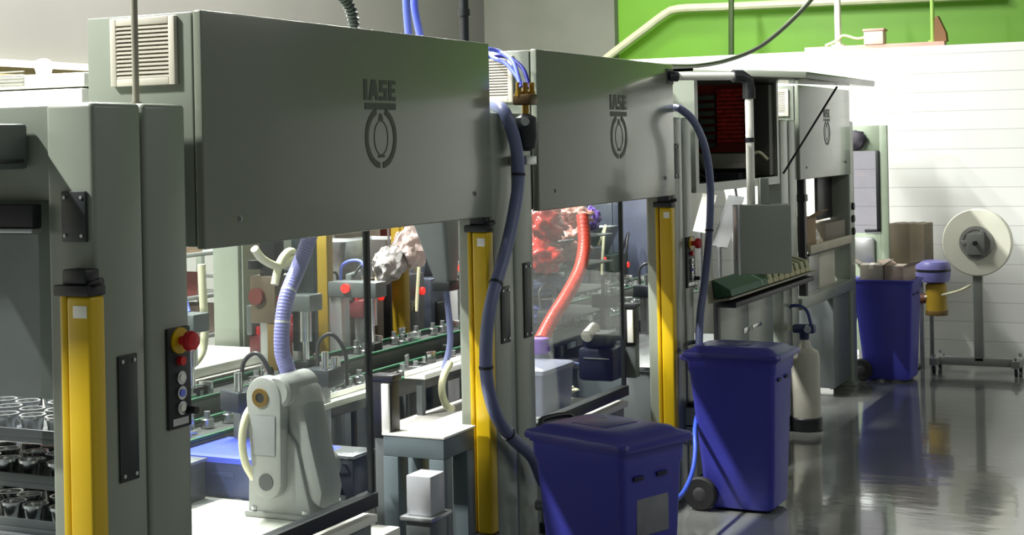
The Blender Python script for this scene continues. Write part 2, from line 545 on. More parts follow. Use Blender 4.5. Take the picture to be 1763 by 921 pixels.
def header(o, root, y0, y1, z0=HZ0, z1=HZ1, x0=-3.86, door=True):
    b = MB(o)
    b.box(x0, XF - .03, y0 + .004, y1 - .004, z0 + .008, z1, .006)
    h = part(b, 'header_cabinet', PAINT, root)
    d = part(MB(o).box(XF - .022, XF + .016, y0, y1, z0, z1 + .004, .007, 3), 'header_door', PANEL, root)
    part(MB(o).box(XF - .032, XF - .020, y0 + .012, y1 - .012, z0 + .014, z1 - .008), 'door_seal', RUBBER, d)
    for (yy, zz) in ((y0 + .21, z0 + .1), (y1 - .18, z0 + .12)):
        part(MB(o).cyl((XF + .014, yy, zz), (XF + .02, yy, zz), .012, seg=14).box(XF + .018, XF + .024, yy - .003, yy + .003, zz - .008, zz + .008), 'door_lock', STEEL, d)
    return h, d

def crossbeam(b, y0, y1):
    b.box(-6.75, XF - .19, y0 + .01, y1 - .01, 2.22, 2.535, .008)
    b.box(-6.75, -6.58, y0 + .01, y1 - .01, 0, 2.22, .01)
    return b

def guard(o, root, y0, y1, zb=.87, zt=2.025):
    x = XF - .06
    gr = part(MB(o).box(x - .03, x + .03, y0, y1, zb - .05, zb + .012, .004).box(x - .012, x + .012, y1 - .02, y1, zb + .012, zt), 'guard_frame', BLACK, root)
    part(MB(o).box(x - .003, x + .003, y0 + .002, y1 - .021, zb + .012, zt), 'guard_pane', GLASS, gr)

def deck(o, root, y0, y1, z=.79, x0=-4.5, x1=XF - .03, m=None, side=None):
    part(MB(o).box(x0, x1, y0, y1, z - .035, z, .004), 'deck_plate', m or WHITE, root)
    part(MB(o).box(x0 + .02, x1 - .02, y0 + .02, y1 - .02, 0.05, z - .035, .006), 'base_cabinet', side or PAINT_D, root)

# machine zero, whose far end closes the left of the view
o0 = (XF - .8, 3.0, 0)
m0 = machine('grey machine end at the far left edge, without a header box', 3.0)
part(column_mb(o0, 3.83, 4.075), 'column', PAINT, m0)
part(crossbeam(MB(o0), 3.83, 4.075), 'crossbeam', PAINT, m0)
cover_plate(o0, m0, (-3.475, 3.815, 2.085), (-3.375, 3.829, 2.25))
cover_plate(o0, m0, (XF, 3.925, 1.28), (XF + .008, 4.02, 1.70))
light_curtain(o0, m0, 3.83, .45, 1.915, -3.45, -3.31)
hb = part(MB(o0).box(-4.1, -3.62, 3.45, 3.826, 2.325, 2.475, .012), 'side_box', PAINT_D, m0)
part(MB(o0).box(-3.622, -3.614, 3.47, 3.80, 2.345, 2.357, .002), 'box_seam', PLATE, hb)
part(MB(o0).cyl((-3.65, 3.7, 2.47), (-3.65, 3.7, 2.49), .012), 'box_screw', CHROME, hb)
part(MB(o0).box(-4.4, -3.565, 3.78, 3.825, 2.13, 2.21, .006), 'slot_opening', BLACK, m0)
part(MB(o0).box(-4.4, -3.56, 3.77, 3.82, 2.115, 2.13, .004), 'slot_ledge', ALU, m0)
part(MB(o0).box(-4.3, -3.56, 3.79, 3.80, 1.42, 2.11, .002), 'acrylic_screen', SMOKE, m0)
part(MB(o0).box(-5.2, -3.60, 3.90, 3.93, 1.55, 2.24, .003), 'inner_panel', PAINT, m0)
deck(o0, m0, 1.5, 3.8, .9, -5.0, XF - .25, PAINT_D)

# machine one
o1 = (XF - .8, 5.5, 0)
m1 = machine('nearest grey machine, robot and white deck behind its guard pane', 5.5)
part(column_mb(o1, 4.085, 4.315), 'column', PAINT, m1)
part(column_mb(o1, 6.73, 6.97), 'column', PAINT, m1)
part(crossbeam(MB(o1), 4.085, 4.315), 'crossbeam', PAINT, m1)
part(crossbeam(MB(o1), 6.73, 6.97), 'crossbeam', PAINT, m1)
h1, d1 = header(o1, m1, 4.39, 6.70)
logo(o1, d1, XF + .016, 5.635, 2.665)
vent(o1, h1, 4.394, -3.735, -3.44, 2.615, 2.865)
light_curtain(o1, m1, 6.73, .45, 1.945)
control_panel(o1, m1, 4.175, 4.30, 1.41, 1.76)
cover_plate(o1, m1, (XF, 6.80, 1.375), (XF + .008, 6.90, 1.66))
guard(o1, m1, 4.32, 5.63)
deck(o1, m1, 4.66, 5.62, .79, -4.40)
part(MB(o1).box(-4.45, XF - .04, 4.72, 4.726, .789, .7915), 'deck_seam', PAINT_D, m1)

# machine two
o2 = (XF - .8, 8.3, 0)
m2 = machine('second grey machine along the row, red hose behind its guard', 8.3)
part(column_mb(o2, 6.98, 7.21), 'column', PAINT, m2)
part(column_mb(o2, 9.42, 9.60), 'column', PAINT, m2)
part(crossbeam(MB(o2), 6.98, 7.21), 'crossbeam', PAINT, m2)
part(crossbeam(MB(o2), 9.42, 9.60), 'crossbeam', PAINT, m2)
h2, d2 = header(o2, m2, 7.26, 9.40)
logo(o2, d2, XF + .016, 8.42, 2.66)
vent(o2, h2, 7.264, -3.80, -3.47, 2.60, 2.85)
light_curtain(o2, m2, 9.42, .45, 1.945)
cover_plate(o2, m2, (XF, 7.07, 1.37), (XF + .008, 7.16, 1.76))
cover_plate(o2, m2, (XF, 9.43, 2.13), (XF + .008, 9.52, 2.36))
guard(o2, m2, 7.22, 8.62, .88)
deck(o2, m2, 7.23, 8.60, .80, -4.40, XF - .03, mat('grey_deck', (176, 174, 168), .4))

# machine three: header door swung up
o3 = (XF - .8, 11.0, 0)
m3 = machine('third grey machine with its header door swung up and wiring exposed', 11.0)
part(column_mb(o3, 9.61, 9.79), 'column', PAINT, m3)
part(column_mb(o3, 12.0, 12.24), 'column', PAINT, m3)
part(crossbeam(MB(o3), 9.61, 9.79), 'crossbeam', PAINT, m3)
part(crossbeam(MB(o3), 12.0, 12.24), 'crossbeam', PAINT, m3)
control_panel(o3, m3, 9.62, 9.79, 1.39, 1.73)
y0, y1 = 9.86, 11.95
hx = -4.04
hc = part(MB(o3).box(hx, hx + .02, y0, y1, HZ0, HZ1).box(hx, XF, y0, y0 + .02, HZ0, HZ1).box(hx, XF, y1 - .03, y1, HZ0, HZ1)
          .box(hx, XF, y0, y1, HZ1 - .02, HZ1).box(hx, XF, y0, y1, HZ0, HZ0 + .03).box(XF - .02, XF + .005, y0 - .001, y0 + .07, HZ0 - .001, HZ1 - .021)
          .box(XF - .02, XF + .005, y1 - .05, y1 + .001, HZ0 - .001, HZ1 - .021).box(XF - .02, XF + .004, y0 + .07, y1 - .05, HZ0 - .001, HZ0 + .06), 'header_cabinet', PAINT, m3)
ye = y1 - .03
part(MB(o3).box(hx + .03, XF - .24, ye - .012, ye, HZ0 + .26, HZ1 - .04), 'mounting_plate', mat('oxide_plate', (190, 70, 52), .6), hc)
tb = MB(o3)
for i in range(13):
    tb.box(-3.83, -3.60, ye - .075, ye - .012, HZ0 + .34 + i * .034, HZ0 + .368 + i * .034, .004)
part(tb, 'terminal_block', mat('terminal_red', (225, 60, 48), .5, var=.3, scale=25), hc)
cd = MB(o3)
for i in range(7): cd.box(-4.0, -3.85, ye - .11, ye - .012, HZ0 + .30 + i * .065, HZ0 + .34 + i * .065, .004)
part(cd, 'cable_duct', mat('dark_duct', (92, 104, 94), .6), hc)
part(MB(o3).box(-3.98, -3.50, ye - .3, ye - .02, HZ0 + .13, HZ0 + .25, .01).box(-3.98, -3.50, ye - .305, ye - .3, HZ0 + .18, HZ0 + .19), 'trunking', BEIGE, hc)
part(MB(o3).box(-3.98, -3.55, ye - .4, ye - .05, HZ0 + .032, HZ0 + .1, .01), 'power_unit', BLACK, hc)
part(MB(o3).box(-3.555, -3.37, ye - .16, ye - .002, HZ0 + .07, HZ1 - .06, .004), 'drive_unit', mat('charcoal_housing', (78, 78, 72), .5), hc)
part(MB(o3).tube([(-3.6, ye - .2, HZ0 + .14), (-3.5, ye - .3, HZ0 + .22), (-3.42, ye - .3, HZ0 + .26), (-3.36, ye - .25, HZ0 + .2)], .012, 8), 'cream_cable', CREAM, hc)
wires = MB(o3)
for i in range(5):
    yb = y0 + .75 + i * .2
    wires.tube([(hx + .08, yb, HZ1 - .08), (hx + .2, yb + .05, HZ0 + .5), (hx + .22, yb + .18, HZ0 + .16), (hx + .3, yb + .3, HZ0 + .06)], .009, 6)
part(wires, 'wire_bundle', BLACK, hc)
dd = part(MB(o3).box(XF - .02, XF + .79, y0, y1, HZ1 - .045, HZ1 + .0, .008, M=Matrix.Translation((XF, 0, HZ1)) @ Matrix.Rotation(R(4), 4, 'Y') @ Matrix.Translation((-XF, 0, -HZ1))), 'header_door', PANEL, m3)
part(MB(o3).tube([(XF + .05, y1 - .05, HZ0 + .08), (XF + .5, y1 - .05, HZ1 - .09)], .009, 8, smooth=False), 'gas_strut', BLACK, dd)
deck(o3, m3, 9.8, 11.66, .82, -4.6, XF - .04, STEEL)
part(MB(o3).box(XF - .03, XF, 10.35, 11.02, .35, 1.26, .006).box(XF - .03, XF, 11.03, 11.7, .35, 1.26, .006), 'front_panel', PAINT, m3)
part(MB(o3).box(XF - .03, XF + .004, 10.28, 10.34, .3, 1.27, .004), 'panel_post', BLACK, m3)
part(MB(o3).box(XF, XF + .006, 10.9, 11.04, .93, .97, .002).box(XF, XF + .006, 11.12, 11.36, .94, .97, .002), 'panel_handle', CHROME, m3)

# machine four
o4 = (XF - .8, 13.4, 0)
m4 = machine('farthest grey machine before the white block wall, pale header door', 13.4)
part(column_mb(o4, 12.26, 12.50), 'column', PAINT, m4)
part(column_mb(o4, 14.40, 14.60), 'column', PAINT, m4)
part(crossbeam(MB(o4), 12.26, 12.50), 'crossbeam', PAINT, m4)
h4, d4 = header(o4, m4, 12.55, 14.40, 2.03, 2.83, -3.75)
logo(o4, d4, XF + .016, 13.5, 2.64, .85)
vent(o4, h4, 12.554, -3.70, -3.42, 2.57, 2.8)
bl = part(MB(o4).box(XF - .065, XF + .0, 12.72, 12.80, .98, 2.03, .008).box(XF - .07, XF + .01, 12.71, 12.81, 1.84, 1.9, .006).box(XF - .07, XF + .01, 12.71, 12.81, 1.3, 1.36, .006), 'black_post', BLACK, m4)
part(MB(o4).box(XF - .20, XF - .17, 13.85, 14.40, 1.62, 2.03, .004), 'rear_door', mat('dark_door', (38, 36, 44), .4), m4)
part(MB(o4).box(XF - .10, XF + .02, 12.52, 14.38, .93, 1.03, .008), 'lower_beam', PAINT, m4)
part(MB(o4).box(XF - .5, XF - .02, 13.75, 14.38, .08, .93, .006), 'base_cabinet', PAINT_D, m4)
part(MB(o4).box(XF - .09, XF - .07, 12.85, 13.45, .98, 1.36, .004), 'inner_panel', ALU, m4)
part(MB(o4).box(XF - .09, XF - .07, 13.47, 14.05, .98, 1.36, .004), 'inner_panel', BEIGE, m4)
for i in range(3): part(MB(o4).cyl((XF, 14.50, 1.72 - i * .12), (XF + .02, 14.50, 1.72 - i * .12), .035, seg=16), 'switch', BLACK, m4)

# top conduit in front of the first vent
single(MB((-3.475, 4.2, 2.54)).tube([(-3.475, 4.2, 2.535), (-3.475, 4.2, 3.5)], .012, 12, smooth=False).cyl((-3.475, 4.2, 2.535), (-3.475, 4.2, 2.55), .02), 'conduit_pipe', mat('conduit_grey', (150, 146, 132), .4),
       'thin grey upright conduit in front of the nearest vent grille', 'pipe')

# ------------------------------------------------------------------ hoses and cables
def hose(name, m, r, pix, label, cat='hose', X=None, rib=None, group=None, ends=None):
    P = []
    for q in pix:
        if len(q) == 2: P.append(at(q[0], q[1], X=X))
        else: P.append(at(q[0], q[1], X=q[2]))
    o = P[0]
    return single(MB(o).tube(P, r, 12, rib=rib), name, m, label, cat, group), P

def clip_ties(parent, P, r, ts, m=BLACK):
    C = catmull(P, .02)
    for t in ts:
        i = int(t * (len(C) - 2)); d = (C[i + 1] - C[i]).normalized()
        part(MB(P[0]).cyl(C[i] - d * .006, C[i] + d * .006, r + .004, seg=16), 'cable_tie', m, parent)

ho, P = hose('air_hose', HOSE_B, .032, [(852, 182, -3.42), (868, 192, -3.32), (886, 240), (893, 300), (886, 360), (871, 430), (848, 510), (838, 575), (838, 650), (853, 712), (880, 752), (915, 785), (935, 830)],
             'thick slate blue hose looping down the post beside the nearest light curtain', X=-3.28)
clip_ties(ho, P, .032, (.2, .45, .62, .8))
ho, P = hose('air_hose', HOSE_B, .026, [(1160, 186, -3.36), (1172, 188, -3.3), (1195, 210), (1214, 255), (1223, 320), (1221, 400), (1214, 480), (1206, 540), (1203, 600), (1200, 680)],
             'slate blue hose hanging from the second header toward the middle bin', X=-3.24)
clip_ties(ho, P, .026, (.5,))
for k, q in enumerate(([(840, 84, -3.5), (862, 90, -3.45), (884, 108, -3.34), (897, 150, -3.28)], [(840, 98, -3.55), (872, 98, -3.45), (900, 118, -3.34), (912, 152, -3.28)], [(840, 90, -3.6), (850, 100, -3.5), (874, 112, -3.4), (904, 152, -3.28)])):
    hose('air_tube', TUBE_B if k != 1 else mat('navy_tube', (44, 48, 140), .35), .011, q, ['pale blue air tube arching highest over to the brass fittings', 'dark blue air tube arching to the rightmost brass fitting', 'blue air tube in the arch, lowest of three, by the vent'][k], 'tube')
rg = at(905, 196, X=-3.275)
t = thing('air_regulator', 'brass and black air regulator hanging at the second machine under blue tubes', 'regulator', rg)
fx = MB(rg)
for dx in (-.035, 0, .035): fx.cyl(rg + Vector((dx * .6, dx, .10)), rg + Vector((dx * .6, dx, .16)), .014, seg=12).cyl(rg + Vector((dx * .6, dx, .09)), rg + Vector((dx * .6, dx, .115)), .02, seg=6)
part(fx, 'brass_fitting', BRASS, t)
part(MB(rg).box(rg.x - .05, rg.x + .05, rg.y - .05, rg.y + .05, rg.z + .045, rg.z + .10, .008), 'manifold', mat('dark_bronze', (84, 66, 40), .4, .6), t)
part(MB(rg).cyl(rg + Vector((0, 0, -.01)), rg + Vector((0, 0, .05)), .018, seg=14), 'stem', BRASS, t)
part(MB(rg).lathe([(.02, 0), (.055, -.02), (.06, -.12), (.05, -.17), (.02, -.19)], rg, 'z', 20), 'bowl', BLACK, t)
part(MB(rg).cyl(rg + Vector((.02, -.055, -.04)), rg + Vector((.03, -.07, -.04)), .022, seg=18), 'gauge', CHROME, t)
part(MB(rg).box(-3.35, rg.x + .03, rg.y - .06, rg.y + .06, rg.z - .26, rg.z - .215, .004), 'bracket', ALU, t)

# things rising from the header tops
X0 = -3.55
p = at(606, 52, X=X0)
single(MB(p).tube([at(585, -12, X=X0), at(598, 6, X=X0), at(607, 28, X=X0), at(611, 60, X=X0)], .024, 12, rib=(.022, .005)), 'corrugated_hose', mat('dark_ribbed_hose', (70, 78, 74), .4), 'black corrugated hose curving up from the nearest header top', 'hose')
for (a, b_, lab) in ((699, 704, 'pale blue tube rising from the nearest header, leftmost of the pair'), (713, 724, 'pale blue tube rising from the nearest header, slanting one of the pair')):
    hose('air_tube', TUBE_B, .019, [(a, -14), (a + 1, 15), (b_, 66)], lab, 'tube', X=X0)
pp = at(800, 66, X=-3.6)
t = thing('drop_pole', 'black upright pole behind the nearest header top', 'pole', pp)
part(MB(pp).cyl(pp + Vector((0, 0, -.05)), pp + Vector((0, 0, .6)), .024, seg=16), 'shaft', BLACK, t)
part(MB(pp).cyl(pp + Vector((0, 0, .115)), pp + Vector((0, 0, .15)), .031, seg=16), 'collar', BLACK, t)

# overhead cable and pipes before the green wall
single(MB(at(1300, 85, Y=14.5)).tube([at(1408, -14, Y=14.5), at(1380, 18, Y=14.2), at(1340, 56, Y=13.8), at(1300, 85, Y=13.4), at(1250, 104, Y=12.8), at(1200, 113, Y=12.0), at(1150, 114, Y=11.0), at(1100, 112, Y=9.6)], .021, 8), 'power_cable', mat('grey_green_cable', (74, 82, 64), .5), 'dark drooping power cable before the green wall', 'cable')
single(MB(at(1165, 16, Y=18.3)).tube([at(1030, 112, Y=18.3), at(1060, 88, Y=18.3), at(1110, 50, Y=18.3), at(1148, 22, Y=18.3), at(1170, 15, Y=18.3), at(1240, 12, Y=18.3), at(1420, 4, Y=18.3), at(1720, -9, Y=18.3)], .055, 10, step=.1), 'handrail_pipe', mat('cream_paint', (200, 202, 168), .45), 'cream painted pipe bending along the green wall', 'pipe')
single(MB(at(1259, 40, Y=17.6)).tube([at(1259, -12, Y=17.6), at(1259, 120, Y=17.6)], .035, 8, smooth=False), 'drop_rod', mat('dark_green_rod', (52, 72, 34), .5), 'dark thin upright rod in front of the green wall', 'rod')
# on top of the block wall
wz = 3.345
def wallpt(px): return at(px, 70, Y=16.6)
a, b_ = wallpt(1388).x, wallpt(1628).x
single(MB((a, 16.6, wz)).box(a, b_, 16.52, 16.66, wz, wz + .045, .004), 'plank', PINK, 'long pinkish plank lying on top of the block wall', 'plank')
c = wallpt(1508).x
t = thing('junction_box', 'pale pink box standing on the plank atop the wall', 'box', (c, 16.6, wz + .045))
part(MB((c, 16.6, wz + .045)).box(c - .11, c + .10, 16.5, 16.68, wz + .045, wz + .19, .01), 'housing', mat('pale_pink_box', (244, 216, 200), .5), t)
part(MB((c, 16.6, wz + .045)).box(c - .12, c + .11, 16.49, 16.69, wz + .19, wz + .215, .004), 'lid', PINK, t)
cl = MB((c - .2, 16.58, wz + .05)).tube([(c - .1, 16.56, wz + .13), (c - .2, 16.55, wz + .12), (c - .34, 16.55, wz + .16), (c - .42, 16.56, wz + .11), (c - .55, 16.57, wz + .06)], .014, 8)
single(cl, 'loose_cord', CREAM, 'loose pale cord beside the pink box atop the wall', 'cord')
for px, m_, r_, lab in ((1443, WHITE, .035, 'white upright post on the wall top, left of the pink box'), (1606, mat('lime_post', (150, 190, 90), .5), .022, 'thin pale green upright post on the wall top at the plank end')):
    c2 = wallpt(px).x
    single(MB((c2, 16.6, wz + .045)).cyl((c2, 16.6, wz + .045), (c2, 16.6, wz + .75), r_, seg=12).cyl((c2, 16.6, wz + .045), (c2, 16.6, wz + .065), r_ * 2.2, seg=12), 'post', m_, lab, 'post')
c3 = wallpt(1620).x
single(MB((c3, 16.6, wz + .045)).prism([(c3 - .06, wz + .045), (c3 + .07, wz + .045), (c3 + .06, wz + .14), (c3 - .02, wz + .32), (c3 - .05, wz + .3)], 'y', 16.53, 16.66), 'wood_wedge', mat('brown_wood', (128, 88, 48), .6), 'brown wooden wedge standing at the right end of the plank', 'wedge')

# ------------------------------------------------------------------ wheelie bins
def brr(xc, yc, hx, hy, r, z): return rrect(xc * .9, yc, hx * .9, hy * .86, r, z)
def bin_body(o=(0, 0, 0), M=None):
    b = MB(o)
    rings = [brr(.03, 0, .22, .195, .03, 0.02), brr(.03, 0, .24, .205, .035, .035), brr(.015, 0, .27, .22, .04, .30), brr(-.005, 0, .315, .25, .04, .88),
             brr(-.005, 0, .325, .26, .04, .90), brr(-.005, 0, .33, .262, .04, .965), brr(-.005, 0, .345, .275, .04, .97), brr(-.005, 0, .345, .275, .04, .99),
             brr(-.005, 0, .30, .235, .03, .99), brr(0, 0, .24, .2, .03, .10)]
    b.loft(rings)
    b.box(-.30, -.17, -.19, -.175, .02, .2, .004).box(-.30, -.17, .175, .19, .02, .2, .004)
    return b
def make_bin(label, lid_open=False):
    t = thing('wheelie_bin', label, 'bin', (0, 0, 0), 0, 'blue wheelie bins along the machine row')
    bd = part(bin_body(), 'body', BLUE_BIN, t)
    for ys in (-.14, .02): part(MB().box(.279, .290, ys, ys + .07, .84, .86, .004), 'grip_slot', mat('dark_slot', (24, 24, 60), .6), bd)
    part(MB().box(.262, .274, -.11, .11, .58, .78, .004, M=Matrix.Rotation(0, 4, 'Y')), 'label_plate', mat('grey_label', (120, 122, 130), .5, var=.1, scale=12), bd)
    part(MB().tube([(-.22, -.20, .11), (-.22, .20, .11)], .014, 10, smooth=False), 'axle', STEEL, t)
    for s in (-1, 1):
        wh = part(MB().lathe([(.05, -.028), (.098, -.028), (.108, -.016), (.108, .016), (.098, .028), (.05, .028)], (-.22, s * .212, .108), 'y', 36), 'wheel', RUBBER, t)
        part(MB().lathe([(.012, -.036), (.03, -.036), (.055, -.022), (.055, .022), (.03, .036), (.012, .036)], (-.22, s * .212, .108), 'y', 24), 'hub', mat('grey_hub', (62, 62, 64), .5), wh)
    part(MB().tube([(-.29, -.16, .955), (-.345, -.16, .97), (-.355, -.13, .97), (-.355, .13, .97), (-.345, .16, .97), (-.29, .16, .955)], .016, 10), 'handle', BLUE_LID, t)
    if not lid_open:
        ld = MB()
        rings = [brr(0, 0, .365, .292, .04, .985), brr(0, 0, .368, .295, .04, 1.0), brr(0, 0, .362, .29, .05, 1.018), brr(-.005, 0, .31, .245, .05, 1.03),
                 brr(-.005, 0, .295, .23, .06, 1.045), brr(-.005, 0, .22, .17, .06, 1.055)]
        ld.loft(rings)
        l_ = part(ld, 'lid', BLUE_LID, t)
        part(MB().box(-.13, .09, -.11, .11, 1.053, 1.0575, .002), 'worn_patch', mat('scuffed_patch', (92, 90, 128), .4, scale=22, rgb2=(58, 56, 140)), l_)
        part(MB().tube([(-.32, -.11, 1.0), (-.35, -.09, 1.04), (-.35, .09, 1.04), (-.32, .11, 1.0)], .014, 10), 'lid_handle', BLACK, l_)
    else:
        ld = MB()
        M = Matrix.Translation((-.37, 0, .98)) @ Matrix.Rotation(R(-188), 4, 'Y') @ Matrix.Translation((.37, 0, -.98))
        ld.loft([brr(0, 0, .365, .292, .04, .985), brr(0, 0, .362, .29, .05, 1.018), brr(-.005, 0, .295, .23, .06, 1.045)], M)
        M2 = Matrix.Translation((-.37, 0, .93)) @ Matrix.Rotation(R(-262), 4, 'Y') @ Matrix.Translation((.335, 0, -.985))
        ld = MB(); ld.loft([brr(0, 0, .365, .292, .04, .985), brr(0, 0, .362, .29, .05, 1.018), brr(-.005, 0, .295, .23, .06, 1.045)], M2)
        part(ld, 'lid', BLUE_LID, t)
    return t
bin1 = make_bin('blue wheelie bin nearest the camera, grey label plate on its front')
bin1.location = (-2.70, 6.60, 0); bin1.rotation_euler = (0, 0, R(-21))
bin2 = dup(bin1, (-2.93, 9.47, 0), R(-1), 'middle blue wheelie bin, standing by the grey cylinder, its lid shut')
bin3 = make_bin('farthest blue wheelie bin, open and filled with cartons, near the block wall', True)
bin3.location = (-3.13, 14.98, 0); bin3.rotation_euler = (0, 0, R(-2))
for b_ in (bin2, bin3):      # only the nearest bin carries a label plate
    for c_ in list(b_.children):
        for g_ in list(c_.children):
            if g_.name.startswith('label_plate'): bpy.data.objects.remove(g_)
def carton(name, c, d, rz, m, label, group=None, flaps=False, tape=True):
    t = thing(name, label, 'carton', c, rz, group)
    part(MB().box(-d[0] / 2, d[0] / 2, -d[1] / 2, d[1] / 2, 0, d[2], .004), 'carton_body', m, t)
    if tape: part(MB().box(-.02, .02, -d[1] / 2 - .001, d[1] / 2 + .001, d[2] * .85, d[2] + .0015), 'packing_tape', BEIGE, t)
    if flaps:
        for s in (-1, 1):
            part(MB().box(0, .005, -d[1] / 2, d[1] / 2, 0, d[0] * .45, M=Matrix.Translation((s * d[0] / 2, 0, d[2])) @ Matrix.Rotation(R(s * 60), 4, 'Y')), 'flap', m, t)
    return t
carton('carton', (-3.27, 14.96, .88), (.22, .28, .25), R(8), CARD_G, 'grey open carton in the far bin, leftmost', 'cartons in the far bin', True)
carton('carton', (-3.01, 15.0, .92), (.2, .28, .2), R(-14), CARD_P, 'pale carton sticking up in the far bin, right of the grey one', 'cartons in the far bin', True)

# ------------------------------------------------------------------ aisle things
# grey gas cylinder
gc = at(1396, 731, Z=0); gc.z = 0
gc = Vector((-3.22, 12.15, 0))
t = thing('filter_tank', 'pale grey cylinder with black base on the floor right of the middle bin', 'tank', gc)
part(MB(gc).lathe([(.09, .02), (.118, .03), (.12, .06), (.12, .60), (.11, .64), (.06, .67), (.03, .75)], gc, 'z', 32), 'vessel', mat('pale_tank_grey', (186, 184, 170), .4, var=.05), t)
part(MB(gc).lathe([(.118, 0), (.13, .005), (.13, .10), (.12, .11)], gc, 'z', 32), 'base_ring', BLACK, t)
hd = part(MB(gc).cyl(gc + Vector((0, 0, .74)), gc + Vector((0, 0, .80)), .04, seg=16).box(gc.x - .09, gc.x + .09, gc.y - .04, gc.y + .04, gc.z + .79, gc.z + .86, .012), 'valve_head', mat('navy_valve', (46, 54, 96), .4), t)
part(MB(gc).cyl(gc + Vector((.04, -.05, .83)), gc + Vector((.05, -.09, .83)), .03, seg=16), 'gauge', CHROME, t)
part(MB(gc).tube([gc + Vector((-.08, 0, .83)), gc + Vector((-.14, -.02, .8)), gc + Vector((-.15, -.06, .6)), gc + Vector((-.12, -.08, .4))], .012, 8), 'drain_hose', CREAM, t)
part(MB(gc).tube([gc + Vector((.06, 0, .85)), gc + Vector((0, .05, .98)), gc + Vector((-.12, .05, 1.0)), gc + Vector((-.2, .05, .9))], .014, 8), 'inlet_hose', mat('navy_hose', (50, 62, 120), .4), t)

# reel stand by the wall
rs = Vector((-2.37, 15.62, 0))
t = thing('reel_stand', 'grey wheeled reel stand carrying a white roll before the block wall', 'stand', rs)
ST = mat('stand_grey', (124, 128, 122), .4)
part(MB(rs).box(rs.x - .04, rs.x + .05, rs.y - .04, rs.y + .04, .12, 1.25, .006), 'pole', ST, t)
part(MB(rs).box(rs.x - .42, rs.x + .40, rs.y - .04, rs.y + .04, .075, .155, .006).box(rs.x - .46, rs.x - .38, rs.y - .16, rs.y + .26, .08, .15, .006).box(rs.x + .33, rs.x + .41, rs.y - .16, rs.y + .26, .08, .15, .006), 'base_frame', ST, t)
for sx in (-.42, .37):
    for sy in (-.12, .22):
        c = rs + Vector((sx, sy, .036))
        cs = part(MB(rs).lathe([(.012, -.014), (.036, -.014), (.036, .014), (.012, .014)], c, 'x', 20), 'caster', BLACK, t)
        part(MB(rs).box(c.x - .02, c.x + .02, c.y - .014, c.y + .014, .045, .09, .004).cyl((c.x, c.y, .15), (c.x, c.y, .185), .02, seg=12), 'caster_fork', CHROME, cs)
rc = rs + Vector((.01, -.10, 1.31))
part(MB(rs).box(rc.x - .085, rc.x + .085, rs.y - .145, rs.y + .05, 1.19, 1.40, .006), 'bearing_block', ST, t)
part(MB(rs).cyl((rc.x, rs.y - .20, rc.z), (rc.x, rs.y + .05, rc.z), .022, seg=16), 'axle', BLACK, t)
rr = thing('film_reel', 'large white roll of film on the grey reel stand', 'reel', rc + Vector((0, .0, 0)))
part(MB(rc).lathe([(.165, .02), (.325, .02), (.335, .03), (.335, .15), (.325, .16), (.165, .16)], rc, 'y', 56), 'film_roll', mat('film_cream', (222, 222, 204), .45, var=.01), rr)
part(MB(rc).ring(rc + Vector((0, .005, 0)), (0, 1, 0), .05, .165, .16, 40).ring(rc + Vector((0, -.002, 0)), (0, 1, 0), .13, .165, .02, 40), 'core', mat('core_grey', (140, 140, 134), .5), rr)
for k in range(3):
    a = R(30 + 120 * k)
    part(MB(rc).box(-.02, .02, -.006, .02, .05, .145, .004, M=Matrix.Translation(rc) @ Matrix.Rotation(a, 4, 'Y')), 'hub_spoke', ALU, rr)
single(MB(rc).tube([at(1592, 511, Y=15.7), at(1620, 508, Y=15.68), at(1650, 501, Y=15.66), at(1672, 491, Y=15.64)], .014, 8), 'vacuum_hose', CREAM, 'thin cream hose running to the reel stand pole', 'hose')

# behind the far bin: table with box, motor unit
tb = Vector((-3.25, 15.95, 0))
t = thing('side_table', 'pale table behind the far blue bin, against the block wall', 'table', tb)
part(MB(tb).box(-3.75, -2.90, 15.7, 16.35, 1.02, 1.06, .006), 'table_top', BEIGE, t)
for x in (-3.72, -2.97):
    for y in (15.73, 16.28): part(MB(tb).box(x, x + .04, y, y + .04, 0, 1.02, .004), 'leg', STEEL, t)
t = thing('ribbed_carton', 'brown upright carton on the table behind the far bin', 'carton', (-3.09, 15.98, 1.06), R(-6))
part(MB().box(-.19, .19, -.16, .16, 0, .42, .004), 'carton_body', mat('drab_carton', (122, 112, 92), .8, var=.06, scale=9), t)
for k in range(3): part(MB().box(-.13 + .1 * k, -.09 + .1 * k, -.158, .158, .419, .423), 'packing_tape', mat('dark_tape', (70, 62, 50), .5), t)
mu = at(1612, 500, Y=15.75)
t = thing('drive_motor', 'yellow motor with a violet round housing right of the far bin', 'motor', (mu.x, 15.75, 0))
om = (mu.x, 15.75, 0)
part(MB(om).lathe([(.09, .56), (.105, .57), (.105, .86), (.09, .88)], om, 'z', 28), 'motor_body', mat('ochre_enamel', (168, 138, 40), .4), t)
part(MB(om).lathe([(.11, .555), (.112, .56), (.112, .60), (.11, .605)], om, 'z', 28), 'motor_flange', mat('brown_flange', (110, 88, 40), .45), t)
part(MB(om).lathe([(.06, .88), (.16, .90), (.175, .96), (.175, 1.06), (.15, 1.10), (.05, 1.115)], (om[0] - .03, 15.75, 0), 'z', 32), 'housing', mat('violet_grey_housing', (120, 118, 180), .4), t)
part(MB(om).ring((om[0] - .03, 15.75, 1.0), (0, 0, 1), .17, .178, .025, 32), 'housing_slot', BLACK, t)
part(MB(om).cyl((om[0] - .28, 15.75, .72), (om[0] - .09, 15.75, .72), .05, seg=18), 'coupling', mat('rust_coupling', (110, 70, 54), .5), t)
